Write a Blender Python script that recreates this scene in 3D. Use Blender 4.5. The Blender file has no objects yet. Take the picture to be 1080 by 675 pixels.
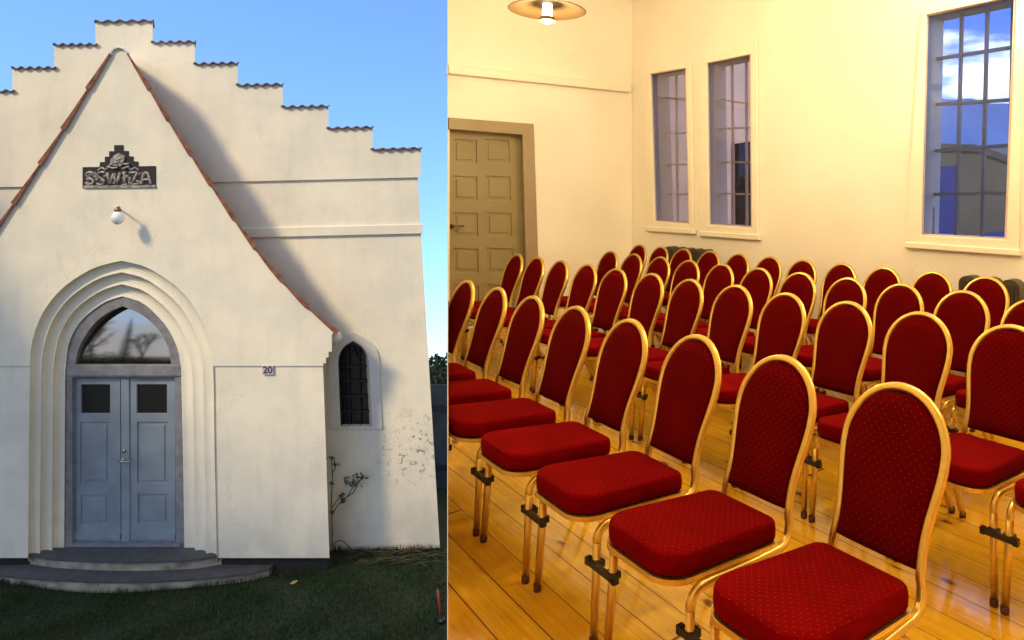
import bpy, bmesh, math, random
from mathutils import Vector, Matrix, Euler
from mathutils.geometry import tessellate_polygon
random.seed(7)
R = math.radians
C = bpy.context.scene.collection
scn = bpy.context.scene

# ------------------------------------------------------------------ measuring
# The place was surveyed from the photograph: pinhole with focal F (px) and principal point CX, CY.
F, CX, CY = 694.3, 740.0, 206.0
EYE = 4.93                                   # eye height above the lawn
YAW = R(41.94)
E1 = Vector((-math.sin(YAW), math.cos(YAW), 0))   # along the window wall, away
E2 = Vector((math.cos(YAW), math.sin(YAW), 0))    # along the door wall, away
UP = Vector((0, 0, 1)); YA = Vector((0, 1, 0))
EP = Vector((0, 0, EYE))
FLOOR = EYE - 1.425
CEIL = EYE + 2.50

def ray(x, y): return Vector(((x - CX) / F, 1.0, (CY - y) / F))
def hit(x, y, n, d):
    r = ray(x, y); return EP + r * (d / r.dot(n))
def at(x, y, Y): return EP + ray(x, y) * Y
def hz(x, y, z):
    r = ray(x, y); return EP + r * ((z - EYE) / r.z)

# ------------------------------------------------------------------ mesh helpers
class MB:
    def __init__(s): s.v = []; s.f = []; s.m = []; s.sm = []
    def add(s, vs, fs, mi=0, smooth=False):
        o = len(s.v); s.v += [tuple(v) for v in vs]
        for f in fs:
            s.f.append([i + o for i in f]); s.m.append(mi); s.sm.append(smooth)
        return s
    def box(s, c, sx, sy, sz, ax=None, mi=0):
        ax = ax or (Vector((1, 0, 0)), YA, UP); c = Vector(c)
        vs = [c + ax[0] * (i * sx / 2) + ax[1] * (j * sy / 2) + ax[2] * (k * sz / 2) for k in (-1, 1) for j in (-1, 1) for i in (-1, 1)]
        return s.add(vs, [(0, 2, 3, 1), (4, 5, 7, 6), (0, 1, 5, 4), (2, 6, 7, 3), (0, 4, 6, 2), (1, 3, 7, 5)], mi)
    def prism(s, front, vec, holes=(), cap_back=True, hole_sides=True, mi=0):
        vec = Vector(vec); loops = [[Vector(p) for p in front]] + [[Vector(p) for p in h] for h in holes]
        allp = [p for l in loops for p in l]; n = len(allp)
        tris = tessellate_polygon(loops)
        nrm = Vector((0, 0, 0)); L = loops[0]
        for i in range(len(L)): nrm += L[i].cross(L[(i + 1) % len(L)])
        fs = []
        for t in tris:
            a, b, c = t
            g = (allp[b] - allp[a]).cross(allp[c] - allp[a])
            if g.dot(vec) > 0: t = (a, c, b)
            fs.append(tuple(t))
        back = [tuple(i + n for i in reversed(t)) for t in fs] if cap_back else []
        sides = []; o = 0
        for li, l in enumerate(loops):
            k = len(l)
            if li == 0 or hole_sides:
                for i in range(k):
                    j = (i + 1) % k; sides.append((o + i, o + j, n + o + j, n + o + i))
            o += k
        return s.add(allp + [p + vec for p in allp], fs + back + sides, mi)
    def bar(s, a, b, w, d, wdir, ddir, mi=0):
        """straight bar a->b, width w across (in-plane dir wdir), depth d along ddir (a,b on its front face)."""
        a, b = Vector(a), Vector(b); wdir = Vector(wdir).normalized() * (w / 2); dd = Vector(ddir).normalized() * d
        vs = [a - wdir, a + wdir, b + wdir, b - wdir]; vs += [v + dd for v in vs]
        return s.add(vs, [(0, 1, 2, 3), (7, 6, 5, 4), (0, 4, 5, 1), (1, 5, 6, 2), (2, 6, 7, 3), (3, 7, 4, 0)], mi)
    def tube(s, pts, r, seg=10, flute=0.0, caps=True, mi=0, rads=None, nfl=6):
        pts = [Vector(p) for p in pts]; n = len(pts); vs = []; fs = []
        T = [(pts[min(i + 1, n - 1)] - pts[max(i - 1, 0)]).normalized() for i in range(n)]
        ref = Vector((0, 0, 1)) if abs(T[0].z) < .9 else Vector((1, 0, 0))
        N = (ref - T[0] * ref.dot(T[0])).normalized()
        for i in range(n):
            N = (N - T[i] * N.dot(T[i])).normalized(); B = T[i].cross(N)
            rr = rads[i] if rads else r
            for k in range(seg):
                a = 2 * math.pi * k / seg; q = rr * (1 + flute * math.cos(nfl * a))
                vs.append(pts[i] + N * (q * math.cos(a)) + B * (q * math.sin(a)))
        for i in range(n - 1):
            for k in range(seg):
                k2 = (k + 1) % seg
                fs.append((i * seg + k, i * seg + k2, (i + 1) * seg + k2, (i + 1) * seg + k))
        if caps: fs.append(tuple(range(seg))[::-1]); fs.append(tuple((n - 1) * seg + k for k in range(seg)))
        return s.add(vs, fs, mi, True)
    def lathe(s, prof, c, axis=UP, seg=32, mi=0, smooth=True):
        c = Vector(c); axis = Vector(axis).normalized(); ref = Vector((1, 0, 0)) if abs(axis.x) < .9 else YA
        N = (ref - axis * ref.dot(axis)).normalized(); B = axis.cross(N); vs = []; fs = []
        for (r, z) in prof:
            for k in range(seg):
                a = 2 * math.pi * k / seg; vs.append(c + axis * z + N * (r * math.cos(a)) + B * (r * math.sin(a)))
        for i in range(len(prof) - 1):
            for k in range(seg):
                k2 = (k + 1) % seg; fs.append((i * seg + k, i * seg + k2, (i + 1) * seg + k2, (i + 1) * seg + k))
        return s.add(vs, fs, mi, smooth)
    def build(s, name, mats, parent=None, bevel=0, matrix=None):
        me = bpy.data.meshes.new(name); me.from_pydata(s.v, [], s.f)
        for m in (mats if isinstance(mats, (list, tuple)) else [mats]): me.materials.append(m)
        me.polygons.foreach_set('material_index', s.m); me.polygons.foreach_set('use_smooth', s.sm)
        bm = bmesh.new(); bm.from_mesh(me); bmesh.ops.remove_doubles(bm, verts=bm.verts, dist=1e-5)
        bmesh.ops.recalc_face_normals(bm, faces=bm.faces); bm.to_mesh(me); bm.free(); me.update()
        o = bpy.data.objects.new(name, me); C.objects.link(o)
        if parent:
            o.parent = parent; o.matrix_parent_inverse = MAT(parent).inverted()
        if bevel:
            b = o.modifiers.new('bevel', 'BEVEL'); b.width = bevel; b.segments = 2; b.limit_method = 'ANGLE'; b.angle_limit = R(40)
        return o
def MAT(o):
    m = Matrix.LocRotScale(o.location, o.rotation_euler, o.scale)
    return MAT(o.parent) @ o.matrix_parent_inverse @ m if o.parent else m
def tag(o, label=None, cat=None, group=None, kind=None):
    if label: o['label'] = label
    if cat: o['category'] = cat
    if group: o['group'] = group
    if kind: o['kind'] = kind
    return o
def empty(name, loc, label, cat, group=None, rz=0):
    o = bpy.data.objects.new(name, None); C.objects.link(o); o.location = loc; o.rotation_euler.z = rz
    o.empty_display_size = .1
    return tag(o, label, cat, group)

# ------------------------------------------------------------------ materials
def mat(name, col, rough=.6, metal=0, noise=0, nscale=8, col2=None, bump=0, bscale=60, spec=.5, coords='Object', detail=4):
    m = bpy.data.materials.new(name); m.use_nodes = True; nt = m.node_tree; b = nt.nodes['Principled BSDF']
    b.inputs['Base Color'].default_value = (*col, 1); b.inputs['Roughness'].default_value = rough
    b.inputs['Metallic'].default_value = metal; b.inputs['Specular IOR Level'].default_value = spec
    tc = nt.nodes.new('ShaderNodeTexCoord')
    if noise:
        n = nt.nodes.new('ShaderNodeTexNoise'); n.inputs['Scale'].default_value = nscale; n.inputs['Detail'].default_value = detail
        nt.links.new(tc.outputs[coords], n.inputs['Vector'])
        mx = nt.nodes.new('ShaderNodeMix'); mx.data_type = 'RGBA'
        c2 = col2 or tuple(c * (1 - noise) for c in col)
        mx.inputs[6].default_value = (*col, 1); mx.inputs[7].default_value = (*c2, 1)
        rp = nt.nodes.new('ShaderNodeMapRange'); rp.inputs[1].default_value = .35; rp.inputs[2].default_value = .7
        nt.links.new(n.outputs['Fac'], rp.inputs[0]); nt.links.new(rp.outputs[0], mx.inputs[0])
        nt.links.new(mx.outputs[2], b.inputs['Base Color'])
    if bump:
        n2 = nt.nodes.new('ShaderNodeTexNoise'); n2.inputs['Scale'].default_value = bscale; n2.inputs['Detail'].default_value = 5
        nt.links.new(tc.outputs[coords], n2.inputs['Vector'])
        bp = nt.nodes.new('ShaderNodeBump'); bp.inputs['Strength'].default_value = bump; bp.inputs['Distance'].default_value = .01
        nt.links.new(n2.outputs['Fac'], bp.inputs['Height']); nt.links.new(bp.outputs[0], b.inputs['Normal'])
    return m
class NT:
    """tiny node builder"""
    def __init__(s, nt): s.nt = nt
    def n(s, t, **k):
        nd = s.nt.nodes.new(t)
        for a, v in k.items(): setattr(nd, a, v)
        return nd
    def l(s, a, b): s.nt.links.new(a, b)
    def math(s, op, a, b=None, c=None, clamp=False):
        nd = s.n('ShaderNodeMath', operation=op, use_clamp=clamp)
        for i, v in enumerate((a, b, c)):
            if v is None: continue
            if isinstance(v, (int, float)): nd.inputs[i].default_value = v
            else: s.l(v, nd.inputs[i])
        return nd.outputs[0]
    def mix(s, f, a, b, bt='MIX'):
        nd = s.n('ShaderNodeMix', data_type='RGBA', blend_type=bt)
        for i, v in ((0, f), (6, a), (7, b)):
            if isinstance(v, (int, float)): nd.inputs[i].default_value = v
            elif isinstance(v, tuple): nd.inputs[i].default_value = (*v, 1)
            else: s.l(v, nd.inputs[i])
        return nd.outputs[2]
    def noise(s, vec, scale, detail=4, rough=.5):
        nd = s.n('ShaderNodeTexNoise'); nd.inputs['Scale'].default_value = scale; nd.inputs['Detail'].default_value = detail
        nd.inputs['Roughness'].default_value = rough; s.l(vec, nd.inputs['Vector']); return nd
    def rng(s, v, a, b, c=0, d=1):
        nd = s.n('ShaderNodeMapRange'); nd.interpolation_type = 'SMOOTHSTEP'
        for i, q in enumerate((a, b, c, d)): nd.inputs[i + 1].default_value = q
        s.l(v, nd.inputs[0]); return nd.outputs[0]
    def mapping(s, vec, scale=(1, 1, 1), rot=(0, 0, 0), loc=(0, 0, 0)):
        nd = s.n('ShaderNodeMapping'); nd.inputs['Scale'].default_value = scale; nd.inputs['Rotation'].default_value = rot
        nd.inputs['Location'].default_value = loc; s.l(vec, nd.inputs['Vector']); return nd.outputs[0]

def plaster_ext():
    m = mat('lime_plaster', (.70, .65, .56), .85, spec=.2); t = NT(m.node_tree); b = m.node_tree.nodes['Principled BSDF']
    tc = t.n('ShaderNodeTexCoord').outputs['Object']
    n1 = t.noise(tc, 1.3, 6, .6); n2 = t.noise(tc, 14, 5, .7); n3 = t.noise(t.mapping(tc, (3, 3, .5)), 2.2, 5)
    c = t.mix(t.rng(n1.outputs[0], .35, .7), (.76, .71, .585), (.655, .62, .53))
    c = t.mix(t.math('MULTIPLY', t.rng(n3.outputs[0], .48, .75), .26), c, (.54, .53, .48))
    c = t.mix(t.math('MULTIPLY', t.rng(n2.outputs[0], .63, .70), .30), c, (.43, .41, .37))
    cr = t.n('ShaderNodeTexVoronoi', feature='DISTANCE_TO_EDGE'); cr.inputs['Scale'].default_value = .9; wv = t.n('ShaderNodeVectorMath', operation='ADD'); t.l(tc, wv.inputs[0]); t.l(t.noise(tc, 3, 5, .7).outputs['Color'], wv.inputs[1]); t.l(wv.outputs[0], cr.inputs['Vector'])
    ck = t.math('MULTIPLY', t.rng(cr.outputs['Distance'], .006, .001), t.rng(t.noise(tc, 1.1, 2).outputs[0], .5, .62))
    c = t.mix(t.math('MULTIPLY', ck, .45), c, (.36, .34, .30))
    # flaking low on the right hand part of the wall and a darker foot
    sx = t.n('ShaderNodeSeparateXYZ'); t.l(tc, sx.inputs[0])
    zz = sx.outputs[2]; xx = sx.outputs[0]
    area = t.math('MULTIPLY', t.rng(xx, -4.75, -4.1), t.math('MULTIPLY', t.rng(zz, .75, 1.3), t.rng(zz, 2.1, 1.6)))
    fl = t.noise(tc, 11, 7, .75)
    fm = t.math('MULTIPLY', t.rng(fl.outputs[0], .555, .60), area)
    c = t.mix(fm, c, (.27, .24, .20))
    foot = t.math('MULTIPLY', t.rng(zz, .9, .15), t.rng(n1.outputs[0], .3, .7))
    c = t.mix(t.math('MULTIPLY', foot, .35), c, (.36, .36, .30))
    t.l(c, b.inputs['Base Color'])
    bp = t.n('ShaderNodeBump'); bp.inputs['Strength'].default_value = .5; bp.inputs['Distance'].default_value = .014
    hh = t.math('ADD', t.noise(tc, 3.5, 4).outputs[0], t.math('MULTIPLY', t.noise(tc, 40, 4).outputs[0], .18))
    hh = t.math('SUBTRACT', hh, t.math('MULTIPLY', fm, .25))
    t.l(hh, bp.inputs['Height']); t.l(bp.outputs[0], b.inputs['Normal'])
    return m
def plaster_int():
    m = mat('cream_wall_paint', (.80, .76, .66), .75, spec=.25); t = NT(m.node_tree); b = m.node_tree.nodes['Principled BSDF']
    tc = t.n('ShaderNodeTexCoord').outputs['Object']
    c = t.mix(t.rng(t.noise(tc, 1.1, 5).outputs[0], .3, .7), (.82, .77, .66), (.76, .71, .60))
    c = t.mix(t.math('MULTIPLY', t.rng(t.noise(tc, 5, 7, .7).outputs[0], .60, .72), .22), c, (.52, .45, .34))
    t.l(c, b.inputs['Base Color'])
    bp = t.n('ShaderNodeBump'); bp.inputs['Strength'].default_value = .25; bp.inputs['Distance'].default_value = .006
    t.l(t.noise(tc, 9, 5).outputs[0], bp.inputs['Height']); t.l(bp.outputs[0], b.inputs['Normal'])
    return m
def floor_mat():
    m = mat('pine_boards', (.5, .3, .1), .28, spec=.6); t = NT(m.node_tree); b = m.node_tree.nodes['Principled BSDF']; b.inputs['Coat Weight'].default_value = .35; b.inputs['Coat Roughness'].default_value = .12
    geo = t.n('ShaderNodeNewGeometry').outputs['Position']
    q = t.mapping(geo, (1, 1, 1), (0, 0, -YAW - math.pi / 2))          # x now runs along the boards (E1)
    sx = t.n('ShaderNodeSeparateXYZ'); t.l(q, sx.inputs[0]); X = sx.outputs[0]; Yc = sx.outputs[1]
    W = .132
    row = t.math('FLOOR', t.math('DIVIDE', Yc, W)); fr = t.math('FRACT', t.math('DIVIDE', Yc, W))
    wn = t.n('ShaderNodeTexWhiteNoise', noise_dimensions='1D'); t.l(row, wn.inputs['W'])
    off = t.math('MULTIPLY', wn.outputs['Value'], 7.0)
    Lx = t.math('DIVIDE', t.math('ADD', X, off), 6.2); fx = t.math('FRACT', Lx)
    brd = t.math('ADD', t.math('MULTIPLY', row, 13.37), t.math('FLOOR', Lx))
    wn2 = t.n('ShaderNodeTexWhiteNoise', noise_dimensions='1D'); t.l(brd, wn2.inputs['W'])
    cv = t.n('ShaderNodeCombineXYZ'); t.l(t.math('ADD', X, t.math('MULTIPLY', wn2.outputs['Value'], 40)), cv.inputs[0]); t.l(Yc, cv.inputs[1]); t.l(row, cv.inputs[2])
    grain = t.noise(t.mapping(cv.outputs[0], (1.2, 26, 1)), 2.4, 6, .6)
    fine = t.noise(t.mapping(cv.outputs[0], (4, 120, 1)), 2.0, 3, .6)
    c = t.mix(t.rng(grain.outputs[0], .3, .75), (.90, .54, .03), (.72, .37, .014))
    c = t.mix(t.math('MULTIPLY', t.rng(fine.outputs[0], .4, .8), .35), c, (.42, .15, .005))
    c = t.mix(t.math('MULTIPLY', wn2.outputs['Value'], .45), c, (.62, .25, .007))
    vo = t.n('ShaderNodeTexVoronoi'); vo.inputs['Scale'].default_value = 1; t.l(t.mapping(cv.outputs[0], (4.2, 9.5, 1)), vo.inputs['Vector'])
    wk = t.n('ShaderNodeTexWhiteNoise', noise_dimensions='3D'); t.l(vo.outputs['Position'], wk.inputs['Vector'])
    kn = t.math('MULTIPLY', t.rng(vo.outputs['Distance'], .17, .10), t.math('GREATER_THAN', wk.outputs['Value'], .42))
    kh = t.math('MULTIPLY', t.rng(vo.outputs['Distance'], .36, .12), t.math('GREATER_THAN', wk.outputs['Value'], .42))
    c = t.mix(t.math('MULTIPLY', kh, .4), c, (.40, .12, .006)); c = t.mix(t.math('MULTIPLY', kn, .9), c, (.12, .035, .012))
    seam = t.math('MAXIMUM', t.rng(t.math('ABSOLUTE', t.math('SUBTRACT', fr, .5)), .472, .488), t.rng(t.math('ABSOLUTE', t.math('SUBTRACT', fx, .5)), .4985, .4995))
    wsm = t.math('GREATER_THAN', wn.outputs['Value'], .28)
    c = t.mix(t.math('MULTIPLY', seam, t.math('ADD', .35, t.math('MULTIPLY', wsm, .55))), c, (.07, .025, .008))
    t.l(c, b.inputs['Base Color'])
    t.l(t.rng(t.noise(geo, 2.5, 5).outputs[0], .3, .75, .10, .24), b.inputs['Roughness'])
    bp = t.n('ShaderNodeBump'); bp.inputs['Strength'].default_value = .35; bp.inputs['Distance'].default_value = .004
    hgt = t.math('SUBTRACT', t.math('MULTIPLY', grain.outputs[0], .25), seam)
    hgt = t.math('ADD', hgt, t.math('MULTIPLY', t.noise(geo, 5, 2).outputs[0], .7))
    t.l(hgt, bp.inputs['Height']); t.l(bp.outputs[0], b.inputs['Normal'])
    return m
def fabric(name, axis):
    m = mat(name, (.2, .001, .0015), .95, spec=.02); t = NT(m.node_tree); b = m.node_tree.nodes['Principled BSDF']
    tc = t.n('ShaderNodeTexCoord').outputs['Object']; sx = t.n('ShaderNodeSeparateXYZ'); t.l(tc, sx.inputs[0])
    u = sx.outputs[0]; v = sx.outputs[axis]; P = .026
    def lat(off):
        a = t.math('SUBTRACT', t.math('FRACT', t.math('ADD', t.math('DIVIDE', u, P), off)), .5)
        c = t.math('SUBTRACT', t.math('FRACT', t.math('ADD', t.math('DIVIDE', v, P), off)), .5)
        d = t.math('SQRT', t.math('ADD', t.math('MULTIPLY', a, a), t.math('MULTIPLY', c, c)))
        return t.rng(d, .075, .04)
    dots = t.math('MAXIMUM', lat(0.0), lat(.5))
    ws = t.math('MULTIPLY', t.math('SINE', t.math('MULTIPLY', t.math('ADD', u, v), 2 * math.pi / .0092)), t.math('SINE', t.math('MULTIPLY', t.math('SUBTRACT', u, v), 2 * math.pi / .0092)))
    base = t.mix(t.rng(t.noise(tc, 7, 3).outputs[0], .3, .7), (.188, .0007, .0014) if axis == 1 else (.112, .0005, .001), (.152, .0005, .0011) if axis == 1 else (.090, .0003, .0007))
    oi = t.n('ShaderNodeObjectInfo'); base = t.mix(t.math('MULTIPLY', oi.outputs['Random'], .3), base, (.085, .0003, .0007))
    wear = t.noise(t.mapping(tc, (1, 1, 1)), 3.0, 5, .6); base = t.mix(t.math('MULTIPLY', t.rng(wear.outputs[0], .5, .75), .2), base, (.19, .003, .004))
    base = t.mix(t.math('MULTIPLY', t.rng(ws, -.2, .8), .35), base, (.06, .0003, .0006))
    nrm = t.n('ShaderNodeSeparateXYZ'); t.l(t.n('ShaderNodeTexCoord').outputs['Normal'], nrm.inputs[0])
    face = t.rng(t.math('ABSOLUTE', nrm.outputs[2 if axis == 1 else 1]), .45, .8)
    c = t.mix(t.math('MULTIPLY', t.math('MULTIPLY', dots, face), .42), base, (.30, .10, .03)); t.l(c, b.inputs['Base Color'])
    b.inputs['Sheen Weight'].default_value = .03; b.inputs['Sheen Roughness'].default_value = .5
    b.inputs['Sheen Tint'].default_value = (.8, .1, .08, 1)
    bp = t.n('ShaderNodeBump'); bp.inputs['Strength'].default_value = .4; bp.inputs['Distance'].default_value = .0015
    pv = t.n('ShaderNodeVectorMath', operation='ADD'); t.l(tc, pv.inputs[0]); t.l(t.math('MULTIPLY', oi.outputs['Random'], 20), pv.inputs[1])
    cs = t.noise(t.mapping(pv.outputs[0], (1, 1.6, 1)), 7, 2, .4); t.l(t.math('ADD', t.math('ADD', ws, t.noise(tc, 300, 2).outputs[0]), t.math('MULTIPLY', cs.outputs[0], 9)), bp.inputs['Height']); t.l(bp.outputs[0], b.inputs['Normal'])
    return m
def glass_mat(name, tint, refl=.12, rough=.02):
    m = bpy.data.materials.new(name); m.use_nodes = True; t = NT(m.node_tree); nt = m.node_tree; nt.nodes.clear()
    out = t.n('ShaderNodeOutputMaterial'); tr = t.n('ShaderNodeBsdfTransparent'); gl = t.n('ShaderNodeBsdfGlossy')
    tr.inputs[0].default_value = (*tint, 1); gl.inputs['Roughness'].default_value = rough
    lw = t.n('ShaderNodeLayerWeight'); lw.inputs[0].default_value = .25; mx = t.n('ShaderNodeMixShader')
    t.l(t.math('ADD', t.math('MULTIPLY', lw.outputs['Fresnel'], .55), refl, clamp=True), mx.inputs[0])
    t.l(tr.outputs[0], mx.inputs[1]); t.l(gl.outputs[0], mx.inputs[2]); t.l(mx.outputs[0], out.inputs[0]); return m
def emis(name, col, s):
    m = bpy.data.materials.new(name); m.use_nodes = True; b = m.node_tree.nodes['Principled BSDF']
    b.inputs['Base Color'].default_value = (.9, .9, .85, 1); b.inputs['Emission Color'].default_value = (*col, 1); b.inputs['Emission Strength'].default_value = s
    return m

M_WALL = plaster_ext(); M_INT = plaster_int(); M_FLOOR = floor_mat()
M_TRIM = mat('cream_gloss_paint', (.80, .74, .60), .4, noise=.06, nscale=5)
M_CEIL = mat('ceiling_paint', (.82, .78, .68), .8)
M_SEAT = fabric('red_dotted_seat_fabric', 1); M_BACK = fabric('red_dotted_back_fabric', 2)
M_GOLD = mat('gold_anodised_tube', (.70, .46, .105), .30, .9, noise=.12, nscale=30)
M_CAP = mat('brown_rubber', (.10, .02, .015), .6)
M_CLIP = mat('black_plastic', (.012, .011, .012), .45)
M_DOORB = mat('blue_grey_door_paint', (.225, .27, .32), .5, noise=.22, nscale=3.5, bump=.12, bscale=30)
M_FRAMEB = mat('weathered_door_frame_paint', (.21, .21, .235), .65, noise=.35, nscale=9, bump=.15, bscale=40)
M_DARKGL = mat('dark_pane', (.012, .012, .014), .08, spec=.6)
M_TILE = mat('red_clay_tile', (.26, .09, .055), .85, noise=.65, nscale=11, bump=.3, bscale=25)
M_COPE = mat('weathered_coping_tile', (.19, .105, .085), .9, noise=.6, nscale=16, bump=.4, bscale=30)
M_STEP = mat('slate_tread', (.076, .075, .074), .75, noise=.35, nscale=7, bump=.2, bscale=40)
M_RISER = mat('stained_riser', (.40, .36, .29), .85, noise=.65, nscale=5, bump=.3, bscale=30, col2=(.12, .10, .07))
M_PLINTH = mat('dark_rubble_foot', (.014, .012, .011), .9, noise=.5, nscale=14, bump=.6, bscale=14)
M_LEAD = mat('dark_iron_bars', (.012, .012, .012), .5)
M_SURR = mat('window_surround_render', (.60, .58, .54), .8, noise=.1, nscale=4, bump=.12)
M_BLACK = mat('black_slate_panel', (.010, .010, .013), .6, bump=.3, bscale=40)
M_RELIEF = mat('grey_relief_stone', (.42, .39, .355), .85, noise=.75, nscale=22, bump=.8, bscale=60)
M_OPAL = mat('opal_globe', (.78, .80, .80), .15, spec=.6)
M_BRASS = mat('dark_brass', (.18, .10, .05), .45, .7)
M_BROWND = mat('brown_door_paint', (.265, .215, .10), .5, noise=.12, nscale=4, bump=.06)
M_BROWNF = mat('brown_frame_paint', (.31, .24, .135), .5, noise=.12, nscale=4)
M_RAD = mat('dark_radiator_enamel', (.075, .058, .04), .45, .2)
M_BARS = mat('olive_glazing_bar_paint', (.20, .18, .155), .55)
M_BARSL = mat('pale_glazing_bar_paint', (.70, .58, .42), .55)
M_LAV = mat('warm_window_lining', (.58, .45, .37), .6)  # added inside the reveals; warm tone offsets the blue sky light there
M_FENCE = mat('blue_grey_fence_paint', (.075, .105, .145), .7, noise=.25, nscale=6)
M_LEAF = mat('dark_leaf', (.05, .085, .035), .6, noise=.5, nscale=3)
M_BARK = mat('bark', (.09, .065, .045), .9, noise=.4, nscale=12, bump=.5, bscale=20)
M_TWIG = mat('dry_stem', (.10, .085, .05), .9, noise=.4, nscale=20)
M_REDP = mat('faded_red_paint', (.33, .035, .03), .6, noise=.2, nscale=20)
M_STEEL = mat('handle_steel', (.42, .42, .40), .35, .9)
M_GLASSW = glass_mat('blue_daylight_tint', (.66, .73, .95), .012); M_GLASSG = glass_mat('grey_daylight_tint', (.74, .72, .83), .012)  # pane tints stand in for cool daylight against the warm hall lamps
M_ROOFD = mat('dark_roof_tile', (.13, .07, .05), .8, noise=.4, nscale=9)

# ------------------------------------------------------------------ outline tools
def cat_rom(pts, n):
    """n points, evenly spread over a Catmull-Rom spline"""
    P = [Vector((p[0], p[1])) for p in pts]; P = [2 * P[0] - P[1]] + P + [2 * P[-1] - P[-2]]; dense = []
    for i in range(1, len(P) - 2):
        for k in range(24):
            t = k / 24; a, b, c, d = P[i - 1:i + 3]
            dense.append(.5 * ((2 * b) + (c - a) * t + (2 * a - 5 * b + 4 * c - d) * t * t + (3 * b - a - 3 * c + d) * t ** 3))
    dense.append(P[-2]); L = [0]
    for i in range(1, len(dense)): L.append(L[-1] + (dense[i] - dense[i - 1]).length)
    out = []; j = 0
    for k in range(n):
        s = L[-1] * k / (n - 1)
        while j < len(L) - 2 and L[j + 1] < s: j += 1
        t = (s - L[j]) / max(1e-9, L[j + 1] - L[j]); out.append(dense[j].lerp(dense[j + 1], min(1, t)))
    return out

# =================================================================== CHAPEL (outside)
DP = 8.5                    # porch face
DM = 9.1                    # main gable wall
SK = Vector((-.87, 1, 0))   # the porch flanks run back askew, narrowing towards the nave
chapel = empty('chapel', (-7.6, DM, 0), 'whitewashed chapel with crow-stepped gable and pointed porch', 'chapel')

# --- porch face: upper gable and lower wall with the arched opening
gab = [(134, 54), (160, 98), (190, 146), (240, 221), (270, 263), (290, 288), (320, 320), (353, 349)]
gabL = [(250 - x, y) for x, y in gab]
arch_o = [(29.5, 592), (30.6, 480), (31.6, 400), (32.4, 370), (37.5, 347.6), (47.7, 325.5), (66.5, 303.3), (92, 286), (110, 279), (128, 275),
          (144, 278.5), (160, 284.6), (191, 306.7), (211.4, 335.7), (221.6, 363), (225, 390), (226.5, 480), (229, 592)]
arch_i = [(68, 580), (68.6, 480), (69, 400), (70, 383.5), (73.3, 361), (85.3, 339), (105.7, 322), (117, 316.5), (129, 313),
          (141, 316.5), (153.5, 322), (174, 342.5), (186, 364.7), (190.3, 383.5), (191.5, 410), (193, 480), (194.5, 580)]
def split_arch(a):
    k = min(range(len(a)), key=lambda i: a[i][1]); return a[:k + 1], a[k:]
def arch_samples(a, n=34):
    l, r = split_arch(a); return cat_rom(l, n) + cat_rom(r, n)[1:]
AO, AI = arch_samples(arch_o), arch_samples(arch_i)
YS = 386.0
up_arch = [p for p in AO if p.y < YS - .5]
def interp_x(pts, y):
    for a, b in zip(pts, pts[1:]):
        if (a.y - y) * (b.y - y) <= 0 and abs(a.y - b.y) > 1e-6: return a.x + (b.x - a.x) * (y - a.y) / (b.y - a.y)
half = len(AO) // 2
xl = interp_x(AO[:half + 1], YS); xr = interp_x(AO[half:], YS)
up = [(-104, 350)] + gabL[::-1][1:] + [(125, 48)] + gab
up = gabL[::-1] + [(120, 49), (125, 47.5), (130, 49)] + gab
up += [(350, 353), (350, 371), (346.5, 371), (346.5, 377), (343.8, 377), (343.8, 383), (341, 383), (341, YS), (xr, YS)]
up += [(p.x, p.y) for p in reversed(up_arch)] + [(xl, YS), (-91, YS), (-91, 383), (-94, 383), (-94, 377), (-97, 377), (-97, 371), (-100, 371), (-100, 353)]
def P_at(pts, Y): return [at(x, y, Y) for x, y in pts]
mb = MB().prism(P_at(up, DP), SK * (DM - DP)); mb.build('porch_gable', M_WALL, chapel)
lowR = [(xr, YS), (340.7, YS), (344, 480), (347.5, 588.5), (229, 588.5)] + [(p.x, p.y) for p in reversed(AO[half:]) if YS + 1 < p.y < 587]
lowL = [(-91, YS), (xl, YS)] + [(p.x, p.y) for p in reversed(AO[:half + 1]) if YS + 1 < p.y < 587][::1]
lowL = [(-91, YS), (xl, YS)] + sorted([(p.x, p.y) for p in AO[:half + 1] if YS + 1 < p.y < 587], key=lambda q: q[1]) + [(29.5, 588.5), (-98, 588.5)]
for poly in (lowR, lowL): MB().prism(P_at(poly, DP + .018), SK * (DM - DP - .02)).build('porch_wall', M_WALL, chapel)
mb = MB(); mb.prism([hz(-100, 588, .245) + Vector((0, .05, 0)), hz(226, 588, .245) + Vector((0, .05, 0)), hz(226, 588, .245) + Vector((0, .05, -.4)), hz(-100, 588, .245) + Vector((0, .05, -.4))], SK * .3)
a = at(345, 588.5, DP + .06); b_ = at(229, 588.5, DP + .06)
mb = MB()
for x0, x1 in ((-97, 31), (228, 345)):
    a = at(x0, 588.6, DP + .07); b2 = at(x1, 588.6, DP + .07)
    MB().prism([a, b2, Vector((b2.x, b2.y, -.2)), Vector((a.x, a.y, -.2))], SK * .45).build('plinth', M_PLINTH, chapel)

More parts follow.
